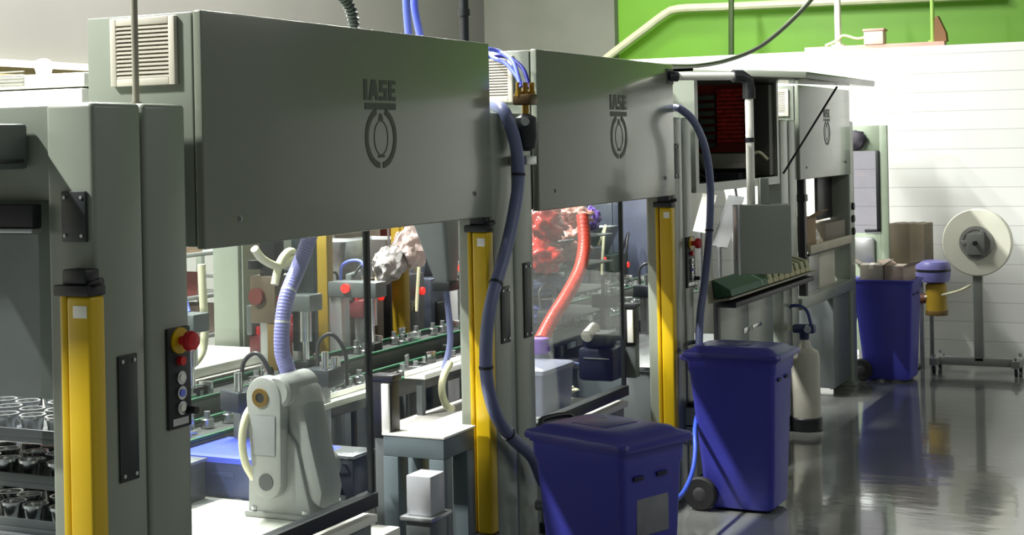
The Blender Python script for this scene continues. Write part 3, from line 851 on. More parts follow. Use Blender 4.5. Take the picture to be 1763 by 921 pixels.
part(MB(om).box(om[0] - .34, om[0] - .26, 15.68, 15.82, 0, .95, .006).box(om[0] - .42, om[0] - .18, 15.6, 15.9, 0, .03, .004), 'stand_post', PAINT_D, t)

# guard screen by the wall
gs = Vector((-3.42, 15.55, 0))
t = thing('guard_screen', 'tall pale green framed guard screen with a window, before the block wall', 'screen', gs)
GS = mat('pale_green_paint', (150, 164, 142), .45)
part(MB(gs).box(-3.66, -3.60, 15.52, 15.58, 0, 2.50, .004).box(-3.30, -3.22, 15.52, 15.58, 0, 2.50, .004).box(-3.60, -3.30, 15.52, 15.58, 2.24, 2.50, .004).box(-3.60, -3.30, 15.52, 15.58, .2, 1.40, .004), 'screen_frame', GS, t)
part(MB(gs).box(-3.60, -3.30, 15.548, 15.554, 1.40, 2.24), 'screen_pane', glass_mat('smoked_pane', (.62, .61, .66), .7), t)
part(MB(gs).box(-3.335, -3.30, 15.50, 15.53, 1.42, 2.24, .004).box(-3.46, -3.30, 15.50, 15.53, 1.41, 1.44, .004), 'inner_trim', BLACK, t)
sd = MB(gs).blob((-3.52, 15.47, 2.35), (.10, .05, .10), 4, .3)
part(sd, 'dark_hood', mat('dark_hood', (52, 48, 58), .6), t)
part(MB(gs).box(-3.56, -3.36, 15.46, 15.51, 1.08, 1.36, .02), 'junction_cover', ALU, t)

# blue tube on the floor by the near bin and small white box on column foot
hose('air_tube', mat('mid_blue_tube', (56, 84, 190), .4), .014, [(1200, 712, -3.268), (1198, 725, -3.2), (1196, 745, -3.15), (1197, 775, -3.1), (1192, 812, -3.05), (1176, 848, -3.0), (1150, 872, -2.95)], 'mid blue tube curling down between the near and middle bins', 'tube')
jb = at(1204, 730, X=-3.28)
t = thing('valve_box', 'small pale valve box low on the post left of the middle bin', 'box', jb)
part(MB(jb).box(-3.35, -3.27, jb.y - .08, jb.y + .08, jb.z - .13, jb.z + .12, .008), 'box_body', mat('pale_valve', (160, 172, 150), .4), t)
part(MB(jb).box(-3.345, -3.262, jb.y - .085, jb.y + .085, jb.z - .005, jb.z + .004).box(-3.34, -3.28, jb.y - .06, jb.y + .06, jb.z + .12, jb.z + .15, .006), 'black_band', BLACK, t)
fr = at(1122, 812, Z=.12)
t = thing('floor_valve', 'small metal valve with red knob on the post foot behind the nearest bin', 'valve', (-3.27, 7.12, .28))
ov = Vector((-3.27, 7.12, .28))
part(MB(ov).cyl(ov + Vector((0, 0, -.28)), ov + Vector((0, 0, .25)), .022, seg=14).cyl(ov + Vector((-.05, 0, .22)), ov + Vector((.05, 0, .22)), .028, seg=14), 'valve_body', STEEL, t)
part(MB(ov).cyl(ov + Vector((.05, 0, .22)), ov + Vector((.075, 0, .22)), .03, seg=6).cyl(ov + Vector((0, 0, .08)), ov + Vector((0, 0, .13)), .035, seg=6), 'gland_nut', BLACK, t)
part(MB(ov).cyl(ov + Vector((0, -.03, .02)), ov + Vector((0, -.06, .02)), .028, seg=18), 'knob', RED, t)

# ------------------------------------------------------------------ operator pendant on its swing arm
def pend():
    a = at(1150, 126, X=-3.36); e = at(1283, 131, Y=9.72)
    t = thing('operator_pendant', 'grey operator pendant hanging on a white bent pipe from the second header', 'pendant', a)
    o = a
    M = (e - a).normalized()
    st = Vector((-3.335, 9.34, e.z))
    e2 = e.copy()
    part(MB(o).cyl(st, e2, .026, seg=20), 'swing_tube', WHITE, t)
    part(MB(o).cyl(st + (e2 - st) * -.02, st + (e2 - st) * .10, .034, seg=20).box(-3.34, -3.33, st.y - .06, st.y + .06, st.z - .05, st.z + .05), 'tube_clamp', BLACK, t)
    part(MB(o).tube([e2 - (e2 - st).normalized() * .09, e2 - (e2 - st).normalized() * .03, e2 + Vector((.015, .01, -.03)), e2 + Vector((.02, .01, -.15))], .042, 18), 'elbow', BLACK, t)
    z2 = 1.70
    dz = e2 + Vector((.02, .01, 0))
    part(MB(o).cyl((dz.x, dz.y, e2.z - .14), (dz.x, dz.y, 1.9), .028, seg=20), 'drop_tube', WHITE, t)
    part(MB(o).cyl((dz.x, dz.y, 2.36), (dz.x, dz.y, 2.39), .031, seg=20), 'tube_band', BLACK, t)
    # screen housing turned toward the operator; we see its plain rear
    c = at(1316, 410, Y=9.72)
    Mh = Matrix.Translation(c) @ Matrix.Rotation(R(34), 4, 'Z')
    part(MB(o).box(-.185, .175, -.045, .045, -.235, .225, .012, M=Mh), 'screen_housing', PAINT, t)
    part(MB(o).box(-.16, .15, .046, .05, -.2, .19, .002, M=Mh), 'screen', BLACK, t)
    part(MB(o).box(-.2, -.178, -.05, .05, -.235, .225, .005, M=Mh), 'side_handle', ALU, t)
    part(MB(o).box(-.03, .03, -.03, .03, .22, .4, .006, M=Mh), 'tube_mount', PAINT, t)
pend()

# sloping carton chute on the front of machine three
oc = Vector((-3.25, 11.2, 1.3))
t = thing('carton_chute', 'sloping front tray of folded cartons under the grey pendant', 'tray', oc)
prof = [(-3.34, 1.24), (-3.18, 1.27), (-3.18, 1.285), (-3.32, 1.262), (-3.335, 1.40), (-3.35, 1.40)]
part(MB(oc).prism(prof, 'y', 10.05, 12.42), 'tray_sheet', mat('tray_drab', (132, 130, 112), .5), t)
part(MB(oc).box(-3.345, -3.185, 10.2, 12.36, 1.20, 1.238, .004), 'tray_rail', BLACK, t)
cg = thing('flat_carton', 'large dark green flat carton lying in the sloping tray, left part', 'carton', (-3.27, 10.55, 1.275))
part(MB((-3.27, 10.55, 1.275)).prism([(-3.318, 1.272), (-3.19, 1.29), (-3.2, 1.335), (-3.325, 1.40)], 'y', 10.12, 11.02), 'carton_body', mat('green_carton', (52, 92, 66), .6, var=.08), cg)
part(MB((-3.27, 10.55, 1.275)).prism([(-3.319, 1.278), (-3.189, 1.298), (-3.199, 1.337), (-3.326, 1.402)], 'y', 10.86, 10.90), 'carton_band', mat('green_band', (120, 140, 110), .6), cg)
first = None
for k in range(8):
    y = 11.11 + k * .158
    if first is None:
        first = thing('small_carton', 'small beige carton in the row standing in the sloping tray', 'carton', (-3.27, y, 1.275), 0, 'small beige cartons in the tray')
        part(MB().prism([(-.05, 0), (.078, .016), (.058, .10), (-.055, .135)], 'y', -.068, .068, .004), 'carton_body', mat('beige_carton', (178, 172, 136), .7, var=.1, scale=14), first)
        part(MB().prism([(-.02, .062), (.0745, .05), (.0585, .103), (-.054, .137)], 'y', -.069, -.03), 'carton_print', mat('green_print', (110, 126, 92), .7), first)
    else: dup(first, (-3.27, y, 1.275))

# machine four shelf of cartons
os_ = Vector((-3.3, 13.4, 1.45))
t = thing('carton_shelf', 'sloping beige-lipped shelf of brown cartons on the farthest machine', 'shelf', os_)
part(MB(os_).box(-3.68, -3.36, 12.84, 14.38, 1.40, 1.43, .004).box(-3.36, -3.33, 12.84, 14.39, 1.38, 1.455, .004), 'shelf_board', mat('shelf_beige', (186, 180, 158), .5), t)
part(MB(os_).box(-3.37, -3.345, 12.84, 14.38, 1.36, 1.38, .002), 'shelf_edge', BLACK, t)
carton('carton', (-3.52, 13.05, 1.43), (.28, .34, .26), R(0), CARD, 'brown carton on the sloping shelf, beside the black post', 'cartons on the far shelf', True)
carton('carton', (-3.52, 13.98, 1.43), (.26, .76, .17), R(0), CARD_G, 'long drab carton on the sloping shelf, right of the brown one', 'cartons on the far shelf', False, False)
single(MB((-3.52, 13.4, 1.43)).blob((-3.5, 13.38, 1.50), (.1, .13, .08), 9, .4), 'crumpled_paper', WHITE, 'crumpled white paper between two cartons on the sloping shelf', 'paper')

# ------------------------------------------------------------------ robot inside machine one
rb = at(478, 893, Z=.79)
rob = thing('robot_arm', 'pale grey robot arm standing on the white deck behind the nearest guard', 'robot', (rb.x, rb.y, .79))
k = 1.0
base = [(-.155, 0), (.165, 0), (.165, .05), (.10, .32), (.06, .37), (.0, .38), (-.06, .35), (-.125, .25), (-.15, .16)]
part(MB().prism(base, 'y', .0, .24, .012), 'base_casting', ROBOT, rob)
part(MB().box(-.165, .18, -.015, .30, 0, .025, .008), 'foot_plate', ROBOT, rob)
def capsule(x0, z0, r0, x1, z1, r1, n=14):
    a = math.atan2(z1 - z0, x1 - x0); pts = []
    for i in range(n + 1):
        q = a + math.pi / 2 + math.pi * i / n
        pts.append((x0 + r0 * math.cos(q), z0 + r0 * math.sin(q)))
    for i in range(n + 1):
        q = a - math.pi / 2 + math.pi * i / n
        pts.append((x1 + r1 * math.cos(q), z1 + r1 * math.sin(q)))
    return pts
la = part(MB().prism(capsule(-.02, .165, .075, -.03, .525, .09), 'y', -.05, .02, .014), 'lower_arm', ROBOT, rob)
part(MB().prism([(-.085, .28), (.03, .28), (.035, .45), (-.085, .45)], 'y', -.056, -.05, .004), 'arm_cover', mat('robot_cover', (146, 147, 149), .4), la)
part(MB().cyl((-.02, -.055, .165), (-.02, -.02, .165), .036, seg=24), 'joint_plug', mat('joint_grey', (84, 84, 86), .4), la)
part(MB().ring((-.04, -.058, .525), (0, 1, 0), .022, .040, .02, 24), 'brass_ring', BRASS, la)
part(MB().cyl((-.04, -.052, .525), (-.04, -.045, .525), .022, seg=20), 'ring_bore', BLACK, la)
part(MB().prism([(.05, .12), (.20, .05), (.215, .12), (.16, .34), (.115, .55), (.06, .605), (-.02, .61), (-.04, .55), (.02, .34)], 'y', .02, .20, .03), 'rear_arm', ROBOT, rob)
el = part(MB().cyl((.03, -.04, .55), (.03, .20, .55), .07, seg=28, bev=.012), 'elbow_housing', ROBOT, rob)
part(MB().lathe([(.04, .24), (.07, .245), (.075, .30), (.05, .33), (.01, .335)], (.06, 0, .18), 'y', 26), 'motor_cap', ROBOT, rob)
for (x, y) in ((-.12, .0), (.14, .0), (.14, .27)):
    part(MB().cyl((x, y, .03), (x, y, .045), .012, seg=6), 'bolt', CHROME, rob)
hs, P = hose('dress_hose', HOSE_V, .035, [(536, 396, -3.72), (529, 420, -3.74), (514, 460), (494, 510), (486, 560), (486, 605), (496, 640), (504, 672)], 'violet ribbed hose dropping from the nearest header to the robot elbow', X=-3.76, rib=(.014, .0010))
clip_ties(hs, P, .031, (.42, .6), WHITE)
hose('vacuum_hose', CREAM, .017, [(442, 690), (424, 716), (417, 755), (422, 795), (436, 822)], 'cream hose bowed out beside the robot on the white deck', X=-3.86)
hose('vacuum_hose', CREAM, .02, [(438, 428), (452, 446), (478, 458), (500, 448), (507, 437), (497, 433), (484, 448), (477, 470), (473, 490)], 'cream hose tied in a loop under the nearest header', X=-4.3)
hose('vacuum_hose', CREAM, .022, [(347, 455), (349, 500), (352, 560), (350, 600), (338, 622), (325, 632)], 'cream hose hanging before the shelving, left of the white table', X=-5.1)
hose('vacuum_hose', CREAM, .02, [(775, 625), (763, 650), (761, 675), (768, 697), (778, 704)], 'cream hose curving beside the bench behind the nearest light curtain', X=-3.85)

# blue lidded tote behind the robot
tt = at(470, 800, Z=.9)
ot = Vector((-4.15, 5.9, .79))
tl = at(362, 768, X=-4.12); tr = at(598, 760, X=-4.0)
def tote(label, x0, x1, y0, y1, z, h, m, lm, group=None):
    o = ((x0 + x1) / 2, (y0 + y1) / 2, z)
    t = thing('storage_tote', label, 'tote', o, 0, group)
    xc, yc = o[0], o[1]; hx, hy = (x1 - x0) / 2, (y1 - y0) / 2
    part(MB(o).loft([rrect(xc, yc, hx * .92, hy * .92, .02, z), rrect(xc, yc, hx * .98, hy * .98, .02, z + h)]), 'tote_body', m, t)
    l_ = part(MB(o).loft([rrect(xc, yc, hx, hy, .02, z + h - .01), rrect(xc, yc, hx, hy, .02, z + h + .015), rrect(xc, yc, hx * .93, hy * .93, .02, z + h + .024)]), 'tote_lid', lm, t)
    part(MB(o).box(xc - .07, xc + .07, y0 + .005, y0 + .03, z + h * .55, z + h * .7, .004), 'tote_grip', m, t)
    return t
tote('blue lidded tote on the deck behind the robot arm', -4.62, -3.80, 5.62, 6.02, .79, .17, mat('tote_dark_blue', (50, 58, 96), .4), BLUE_TOTE)
for dx, lab in ((-4.42, 'dark grey case before the blue tote, left of the robot'), (-3.75, 'dark metal case right of the robot, wire handle on top')):
    o = Vector((dx, 5.5 if dx < -4 else 5.95, .79))
    t = thing('parts_case', lab, 'case', o)
    w_ = .15 if dx < -4 else .10
    part(MB(o).box(o.x - w_, o.x + w_, o.y - .09, o.y + .09, .79, .96, .006), 'case_body', mat('case_grey', (72, 74, 80), .35, .4), t)
    part(MB(o).box(o.x - w_ - .008, o.x + w_ + .008, o.y - .10, o.y + .10, .96, .975, .003), 'case_lid', STEEL, t)
    part(MB(o).tube([(o.x - .06, o.y - .09, .93), (o.x - .05, o.y - .13, .94), (o.x + .05, o.y - .13, .94), (o.x + .06, o.y - .09, .93)], .006, 6), 'case_handle', CHROME, t)

# ------------------------------------------------------------------ benches inside the machines
def bench(label, x0, x1, y0, y1, z, m=TEAL, top=WHITE, group=None):
    o = ((x0 + x1) / 2, (y0 + y1) / 2, 0)
    t = thing('work_bench', label, 'bench', o, 0, group)
    part(MB(o).box(x0, x1, y0, y1, z - .012, z, .003), 'bench_top', top, t)
    part(MB(o).box(x0 + .005, x1 - .005, y0 + .005, y1 - .005, z - .11, z - .013, .004), 'apron', m, t)
    for x in (x0, x1 - .09):
        for y in (y0 + .003, y1 - .09):
            part(MB(o).box(x + .004, x + .086, y, y + .085, 0, z - .11, .005), 'leg', m, t)
    return t
bench('teal grey bench with white top behind the nearest light curtain', -3.74, -3.40, 6.27, 6.60, 1.0)
sb = at(752, 845, X=-3.5)
t = thing('terminal_box', 'small pale grey metal box on a plinth left of the nearest light curtain', 'box', (-3.44, 6.12, .66))
o = Vector((-3.46, 6.45, .62))
ob = (-3.44, 6.12, .66)
part(MB(ob).box(-3.49, -3.36, 6.06, 6.20, .675, .86, .008), 'box_body', mat('pale_metal_grey', (172, 174, 178), .35), t)
part(MB(ob).box(-3.51, -3.34, 6.03, 6.23, .655, .675, .004), 'box_shelf', ALU, t)
part(MB(ob).box(-3.49, -3.36, 6.05, 6.21, 0, .655, .006), 'box_plinth', PAINT_D, t)
t = thing('pneumatic_cylinder', 'white flat pneumatic slide lying low left of the small metal box', 'cylinder', (-3.52, 6.15, .55))
part(MB((-3.52, 6.15, .55)).box(-3.62, -3.44, 5.72, 5.92, .60, .66, .01), 'slide_top', WHITE, t)
part(MB((-3.52, 6.15, .55)).box(-3.61, -3.45, 5.73, 5.91, .0, .60, .008), 'slide_body', PAINT_D, t)
# slender sensor heads on posts
def sensor(px, py0, py1, X, label, base_z):
    a, b_ = at(px, py0, X=X), at(px, py1, X=X)
    o = Vector((a.x, a.y, base_z))
    t = thing('sensor_post', label, 'sensor', o)
    hw = .055
    part(MB(o).box(a.x - hw, a.x + hw, a.y - .03, a.y + .05, b_.z, a.z, .006).box(a.x - hw - .01, a.x + hw + .01, a.y - .035, a.y + .055, a.z, a.z + .03, .004), 'sensor_head', BLACK, t)
    part(MB(o).box(a.x + .005, a.x + .045, a.y - .045, a.y - .028, b_.z + .02, a.z - .01, .003), 'white_strip', WHITE, t)
    part(MB(o).box(a.x - .05, a.x + .05, a.y - .02, a.y + .06, base_z, b_.z, .005), 'sensor_stem', PAINT_D, t)
sensor(662, 655, 752, -3.75, 'black sensor head with white strip before the conveyors, nearest machine', .0)
sensor(1082, 530, 594, -3.7, 'black sensor head with white strip left of the middle light curtain', .80)

# machine two contents
tote('blue grey tote on the grey deck beneath the red hose', -4.05, -3.62, 7.9, 8.35, .80, .25, mat('tote_blue_grey', (104, 108, 130), .4), mat('tote_lid_grey', (140, 142, 160), .4))
hs, P = hose('dress_hose', mat('orange_red_hose', (205, 62, 44), .35, var=.12, scale=14), .044, [(1003, 372, -4.1), (1006, 420, -4.05), (998, 465, -4.0), (975, 510, -3.95), (950, 550, -3.9), (930, 588, -3.86)], 'orange red hose sweeping down to the left behind the second guard', X=-4.0, rib=(.03, .002))
pe = P[-1]
t = thing('hose_coupling', 'violet and grey coupling at the low end of the red hose', 'coupling', pe)
part(MB(pe).lathe([(.03, .03), (.055, .02), (.06, -.05), (.05, -.07)], pe, 'z', 22), 'collar', mat('violet_collar', (126, 84, 178), .4), t)
part(MB(pe).lathe([(.05, -.07), (.06, -.09), (.055, -.17), (.03, -.19)], pe, 'z', 22), 'socket', mat('slate_socket', (84, 88, 112), .4), t)
BAG = mat('red_film', (196, 56, 46), .25, var=.35, scale=9, coat=.6, bump=.6, bscale=18)
BAGP = mat('pink_film', (206, 140, 128), .25, var=.3, scale=9, coat=.6, bump=.6, bscale=18)
for i, (px, py, X, r_, m_, lab) in enumerate(((938, 388, -4.5, (.13, .2, .13), BAG, 'red film wrapped bundle, upper left behind the second guard'),
        (930, 440, -4.5, (.15, .2, .13), BAG, 'red film wrapped bundle directly below the upper left red bundle'),
        (985, 372, -4.6, (.13, .2, .09), BAGP, 'pink crumpled film bundle hanging at the top of the red hose'),
        (985, 425, -4.5, (.11, .2, .13), BAGP, 'pinkish film wrapped bundle left of the red hose'),
        (1018, 378, -4.6, (.06, .1, .09), mat('violet_film', (120, 84, 180), .3), 'small violet film bundle at the top right of the red hose'),
        (930, 490, -4.6, (.16, .22, .11), mat('steel_blue_film', (96, 110, 150), .3, var=.25, bump=.5), 'steel blue film bundle beneath the red bundles'),
        (930, 540, -4.6, (.14, .2, .12), mat('navy_film', (58, 66, 120), .3, var=.25, bump=.5), 'navy film bundle above the blue grey tote'))):
    c = at(px, py, X=X)
    single(MB(c).blob(c, r_, i + 1, .45, 3.2, 4), 'film_bundle', m_, lab, 'bundle', 'film bundles in the second machine', smooth=180)
# frame that carries the bundles
o = Vector((-4.55, 10.4, 0))
t = thing('bundle_rack', 'grey rack holding the film bundles behind the second guard', 'rack', o)
for y in (9.84, 10.95): part(MB(o).box(-4.86, -4.82, y, y + .04, 0, 2.1, .004), 'rack_post', PAINT_D, t)
for z in (1.10, 1.27, 1.46, 1.67): part(MB(o).box(-4.84, -4.42, 9.84, 10.99, z - .012, z, .003), 'rack_shelf', PAINT_D, t)
# dark drill-like device, steel trays
dv = at(1035, 640, X=-3.85)
t = thing('gripper_unit', 'black bulky gripper unit left of the second sensor head', 'gripper', (dv.x, dv.y, .80))
o = Vector((dv.x, dv.y, .80))
part(MB(o).box(o.x - .13, o.x + .13, o.y - .1, o.y + .12, .80, 1.02, .03).box(o.x - .10, o.x + .08, o.y - .08, o.y + .1, 1.02, 1.12, .02), 'gripper_body', mat('black_navy', (30, 34, 52), .4), t)
part(MB(o).cyl((o.x - .05, o.y - .12, 1.10), (o.x - .05, o.y + .02, 1.14), .04, seg=18), 'lens_nozzle', BEIGE, t)
part(MB(o).box(o.x - .08, o.x + .1, o.y - .106, o.y - .098, .95, .957), 'trim_line', ALU, t)
part(MB(o).tube([(o.x - .12, o.y - .05, .9), (o.x - .25, o.y - .1, .92), (o.x - .3, o.y - .08, .85), (o.x - .2, o.y - .16, .82)], .012, 8), 'cable_loop', HOSE_B, t)
rg_ = at(960, 678, Z=.80)
single(MB(rg_).blob((rg_.x, rg_.y, .83), (.13, .07, .025), 3, .4), 'rag', mat('cream_cloth', (232, 226, 196), .8), 'crumpled cream rag on the grey deck of the second machine', 'rag')

# ------------------------------------------------------------------ conveyors through the row
def conveyor(label, x, z, w_, y0, y1):
    o = (x, (y0 + y1) / 2, 0)
    t = thing('conveyor', label, 'conveyor', o, 0)
    part(MB(o).box(x - w_ / 2, x + w_ / 2, y0, y1, z - .03, z, .006), 'belt', mat('dark_belt', (58, 60, 58), .5), t)
    for s in (-1, 1):
        rl = part(MB(o).box(x + s * w_ / 2 - .012, x + s * w_ / 2 + .012, y0, y1, z - .07, z + .02, .004), 'side_rail', mat('dull_rail', (86, 88, 86), .4, .5), t)
        part(MB(o).box(x + s * (w_ / 2 + .004) - .012, x + s * (w_ / 2 + .004) + .012, y0, y1, z + .022, z + .038, .004), 'guide_strip', GREEN_R, rl)
    n = max(2, int((y1 - y0) / 1.6))
    for i in range(n + 1):
        y = y0 + .1 + (y1 - y0 - .2) * i / n
        for s in (-1, 1): part(MB(o).box(x + s * w_ / 2 - .025, x + s * w_ / 2 + .025, y - .025, y + .025, 0, z - .07, .003), 'leg', PAINT_D, t)
conveyor('long front conveyor with green guide strips running through the machines', -4.62, .98, .30, 4.4, 13.8)
conveyor('long rear conveyor with green guide strips beyond the front conveyor', -5.02, 1.06, .26, 4.5, 13.8)

random.seed(11)
# small shiny parts riding on the belts
proto_a = thing('machined_part', 'small shiny machined part riding on the conveyors behind the guards', 'part', (0, 0, 0), 0, 'machined parts on the conveyors')
part(MB().cyl((0, 0, 0), (0, 0, .05), .034, seg=14, bev=.005), 'part_body', CHROME, proto_a)
part(MB().cyl((0, 0, .05), (0, 0, .085), .016, seg=12), 'part_stem', STEEL, proto_a)
proto_b = thing('machined_bracket', 'small shiny bracket riding on the conveyors behind the guards', 'part', (0, 0, 0), 0, 'machined brackets on the conveyors')
part(MB().box(-.04, .04, -.05, .05, 0, .02, .004).box(-.04, .04, .03, .05, .02, .09, .004), 'bracket_body', CHROME, proto_b)
part(MB().cyl((0, -.015, .02), (0, -.015, .05), .016, seg=10), 'bracket_boss', ALU, proto_b)
n_a = n_b = 0
for (x, z) in ((-4.62, .98), (-5.02, 1.06)):
    y = 4.75
    while y < 13.6:
        for dx in (-.075, .06):
            if random.random() < .62:
                q = (x + dx + random.uniform(-.015, .015), y + random.uniform(-.03, .03), z)
                if random.random() < .5:
                    if n_a == 0: proto_a.location = q
                    else: dup(proto_a, q, random.uniform(0, 6))
                    n_a += 1
                else:
                    if n_b == 0: proto_b.location = q
                    else: dup(proto_b, q, random.uniform(0, 6))
                    n_b += 1
        y += .16

# pneumatic stations along the conveyors
def station(kind):
    t = thing('pick_station', '', 'station', (0, 0, 0), 0)
    part(MB().box(-.05, .05, -.05, .05, -1.08, .42, .006), 'station_post', ALU, t)
    part(MB().box(-.04, .32, -.07, .07, .34, .44, .01), 'slide_block', PAINT_D, t)
    part(MB().cyl((.24, 0, .05), (.24, 0, .34), .022, seg=14).cyl((.24, 0, .16), (.24, 0, .34), .04, seg=16), 'cylinder_rod', CHROME, t)
    part(MB().box(.19, .29, -.05, .05, .0, .05, .006), 'gripper_head', BLACK, t)
    part(MB().cyl((.1, -.07, .40), (.1, -.09, .40), .03, seg=16), 'red_light', mat('red_indicator', (235, 50, 40), .4, emit=.8), t)
    part(MB().tube([(.2, .05, .44), (.12, .08, .56), (.0, .06, .54), (-.02, .05, .42)], .01, 8), 'air_line', [TUBE_B, BLACK][kind], t)
    return t
sts = [station(0), station(1)]
spots = [(-5.25, 6.45), (-5.22, 7.5), (-5.25, 8.3), (-5.25, 9.9), (-5.25, 11.3)]
labs = ['pick station showing right beside the control panel with the red stop button', 'pick station with grey slide block right beside the violet hose', 'pick station with a red light just left of the nearest guard post',
        'pick station with a red light behind the dark tapering duct', 'pick station behind the red film bundles in the second machine']
for i, (x, y) in enumerate(spots):
    s_ = sts[i] if i < 2 else copy_tree(sts[i % 2])
    s_.location = (x, y, 1.08); s_['label'] = labs[i]; s_['group'] = 'pick stations on the rear conveyor'

# white table with paper stack, left behind the guard
o = Vector((-5.75, 7.4, 0))
t = thing('stack_table', 'white topped grey table behind the front conveyor, left', 'table', o)
part(MB(o).box(-6.35, -5.32, 6.9, 7.86, 1.02, 1.08, .006), 'table_slab', mat('table_slab_grey', (150, 146, 140), .5), t)
part(MB(o).box(-6.30, -5.38, 6.95, 7.8, .93, 1.02, .004), 'apron', PAINT_D, t)
for x in (-6.28, -5.46):
    for y in (6.97, 7.7): part(MB(o).box(x, x + .07, y, y + .07, 0, .93, .004), 'leg', PAINT_D, t)
single(MB((-5.8, 7.4, 1.08)).box(-6.30, -5.36, 6.94, 7.82, 1.08, 1.14, .012), 'paper_stack', WHITE, 'low stack of white sheets covering the grey table at left', 'paper')

# grey pillar cabinet with fittings
o = Vector((-6.1, 8.1, 0))
t = thing('pillar_cabinet', 'plain grey pillar cabinet behind the white table', 'cabinet', o)
part(MB(o).box(-5.96, -5.76, 7.92, 8.36, 0, 2.6, .01), 'cabinet_body', PAINT, t)
part(MB(o).box(-5.76, -5.745, 7.95, 8.33, .1, 2.55, .004), 'cabinet_door', PAINT, t)
gb = at(462, 520, X=-5.2)
t = thing('glue_head', 'brown and black glue head on ochre bracket under the cream hose loop', 'head', gb)
part(MB(gb).box(gb.x - .09, gb.x + .09, gb.y - .06, gb.y + .08, gb.z - .12, gb.z + .16, .01), 'head_body', mat('drab_brown', (98, 84, 66), .5), t)
part(MB(gb).cyl(gb + Vector((-.03, -.09, .04)), gb + Vector((-.03, -.05, .04)), .05, seg=20), 'red_coil', mat('maroon_coil', (110, 50, 44), .4), t)
part(MB(gb).box(gb.x + .02, gb.x + .09, gb.y - .05, gb.y + .05, gb.z - .42, gb.z - .12, .006), 'ochre_bracket', mat('ochre_bracket', (126, 104, 56), .5), t)
part(MB(gb).box(gb.x - .03, gb.x + .08, gb.y - .04, gb.y + .06, gb.z + .16, gb.z + .5, .006).cyl(gb + Vector((-.06, -.05, .2)), gb + Vector((-.06, -.05, .25)), .04), 'hanger', BLACK, t)
part(MB(gb).box(gb.x + .10, gb.x + .26, gb.y + .1, gb.y + .14, gb.z - .3, gb.z + .6, .006), 'back_plate', mat('dark_teal', (44, 56, 58), .5), t)

# rear yellow light curtains seen through the machines
def rear_post(px, X, label, z0=.75):
    p_ = at(px, 500, X=X); o = Vector((p_.x, p_.y, 0))
    t = thing('rear_light_curtain', label, 'light curtain', o)
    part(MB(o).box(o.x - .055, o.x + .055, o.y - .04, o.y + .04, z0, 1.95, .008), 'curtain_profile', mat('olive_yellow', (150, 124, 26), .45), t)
    part(MB(o).box(o.x - .06, o.x + .06, o.y - .045, o.y + .045, 1.95, 2.0, .005), 'top_cap', BLACK, t)
    part(MB(o).box(o.x - .04, o.x + .04, o.y - .03, o.y + .03, 0, z0, .005), 'stand_post', PAINT_D, t)
rear_post(557, -5.35, 'yellow light curtain far back behind the robot hose')
rear_post(690, -5.6, 'yellow light curtain far back, left of the nearest light curtain')

# hanging acrylic hood before pair two
hp = at(745, 450, X=-4.6)
o = Vector((-4.7, 6.9, 1.3))
o = at(752, 430, X=-4.4)
t = thing('hanging_duct', 'dark tapering duct hanging behind the nearest light curtain', 'duct', o)
part(MB(o).loft([rrect(o.x + .06, o.y, .05, .06, .02, 1.55), rrect(o.x, o.y, .12, .12, .03, 1.95), rrect(o.x, o.y, .12, .12, .03, 2.6)]), 'duct_body', PAINT_D, t)
part(MB(o).box(o.x + .0, o.x + .12, o.y - .07, o.y + .07, 1.50, 1.56, .01), 'duct_mouth', BLACK, t)
part(MB(o).tube([(o.x + .06, o.y, 1.5), (o.x + .08, o.y, 1.2), (o.x + .05, o.y - .05, 1.0)], .02, 10), 'duct_pipe', HOSE_B, t)
# ------------------------------------------------------------------ storage racks along the left wall
def rack(label, x0, x1, y0, y1, levels, zt):
    o = ((x0 + x1) / 2, (y0 + y1) / 2, 0)
    t = thing('storage_rack', label, 'rack', o)
    for x in (x0, x1 - .05):
        for y in (y0, y1 - .05): part(MB(o).box(x, x + .05, y, y + .05, 0, zt, .003), 'upright', PAINT, t)
    for z in levels: part(MB(o).box(x0, x1, y0, y1, z - .03, z, .003), 'shelf', ALU, t)
lv = (.5, .95, 1.4, 1.82)
rack('grey storage rack of cartons far behind the nearest robot', -7.5, -6.9, 9.75, 12.3, lv, 2.2)
rack('grey shelving of small boxes far left behind the white table', -7.6, -7.0, 8.3, 9.6, (.6, 1.0, 1.3, 1.62), 2.1)
rack('grey storage rack of cartons far behind the second machine', -7.5, -6.9, 12.5, 15.4, lv, 2.2)
cm = [CARD_P, mat('pinkish_carton', (186, 160, 152), .8), CARD_P, CARD, mat('dusty_red_carton', (150, 70, 66), .7), mat('slate_carton', (96, 98, 112), .7), WHITE]
cn = ['pale', 'pinkish', 'pale', 'brown', 'dusty red', 'slate grey', 'white']
random.seed(5)
def fill(y0, y1, levels, xf, where, hmax, wr):
    for li, z in enumerate(levels):
        y = y0 + .08
        while y < y1 - .3:
            w_ = random.uniform(*wr); h = random.uniform(.5, 1) * hmax; k_ = random.randrange(len(cm))
            if y + w_ > y1 - .06: break
            lev = ['lowest', 'second lowest', 'second highest', 'top'][li]
            carton('carton', (xf - .22, y + w_ / 2, z), (.4, w_, h), 0, cm[k_], '%s carton on the %s shelf of the %s' % (cn[k_], lev, where), 'cartons on the %s' % where, False, True)
            y += w_ + random.uniform(.02, .12)
fill(9.75, 12.3, lv, -6.92, 'rack far behind the robot', .36, (.24, .42))
fill(8.3, 9.6, (.6, 1.0, 1.3, 1.62), -7.02, 'far left shelving', .24, (.16, .3))
fill(12.5, 15.4, lv, -6.92, 'rack far behind the second machine', .36, (.26, .5))

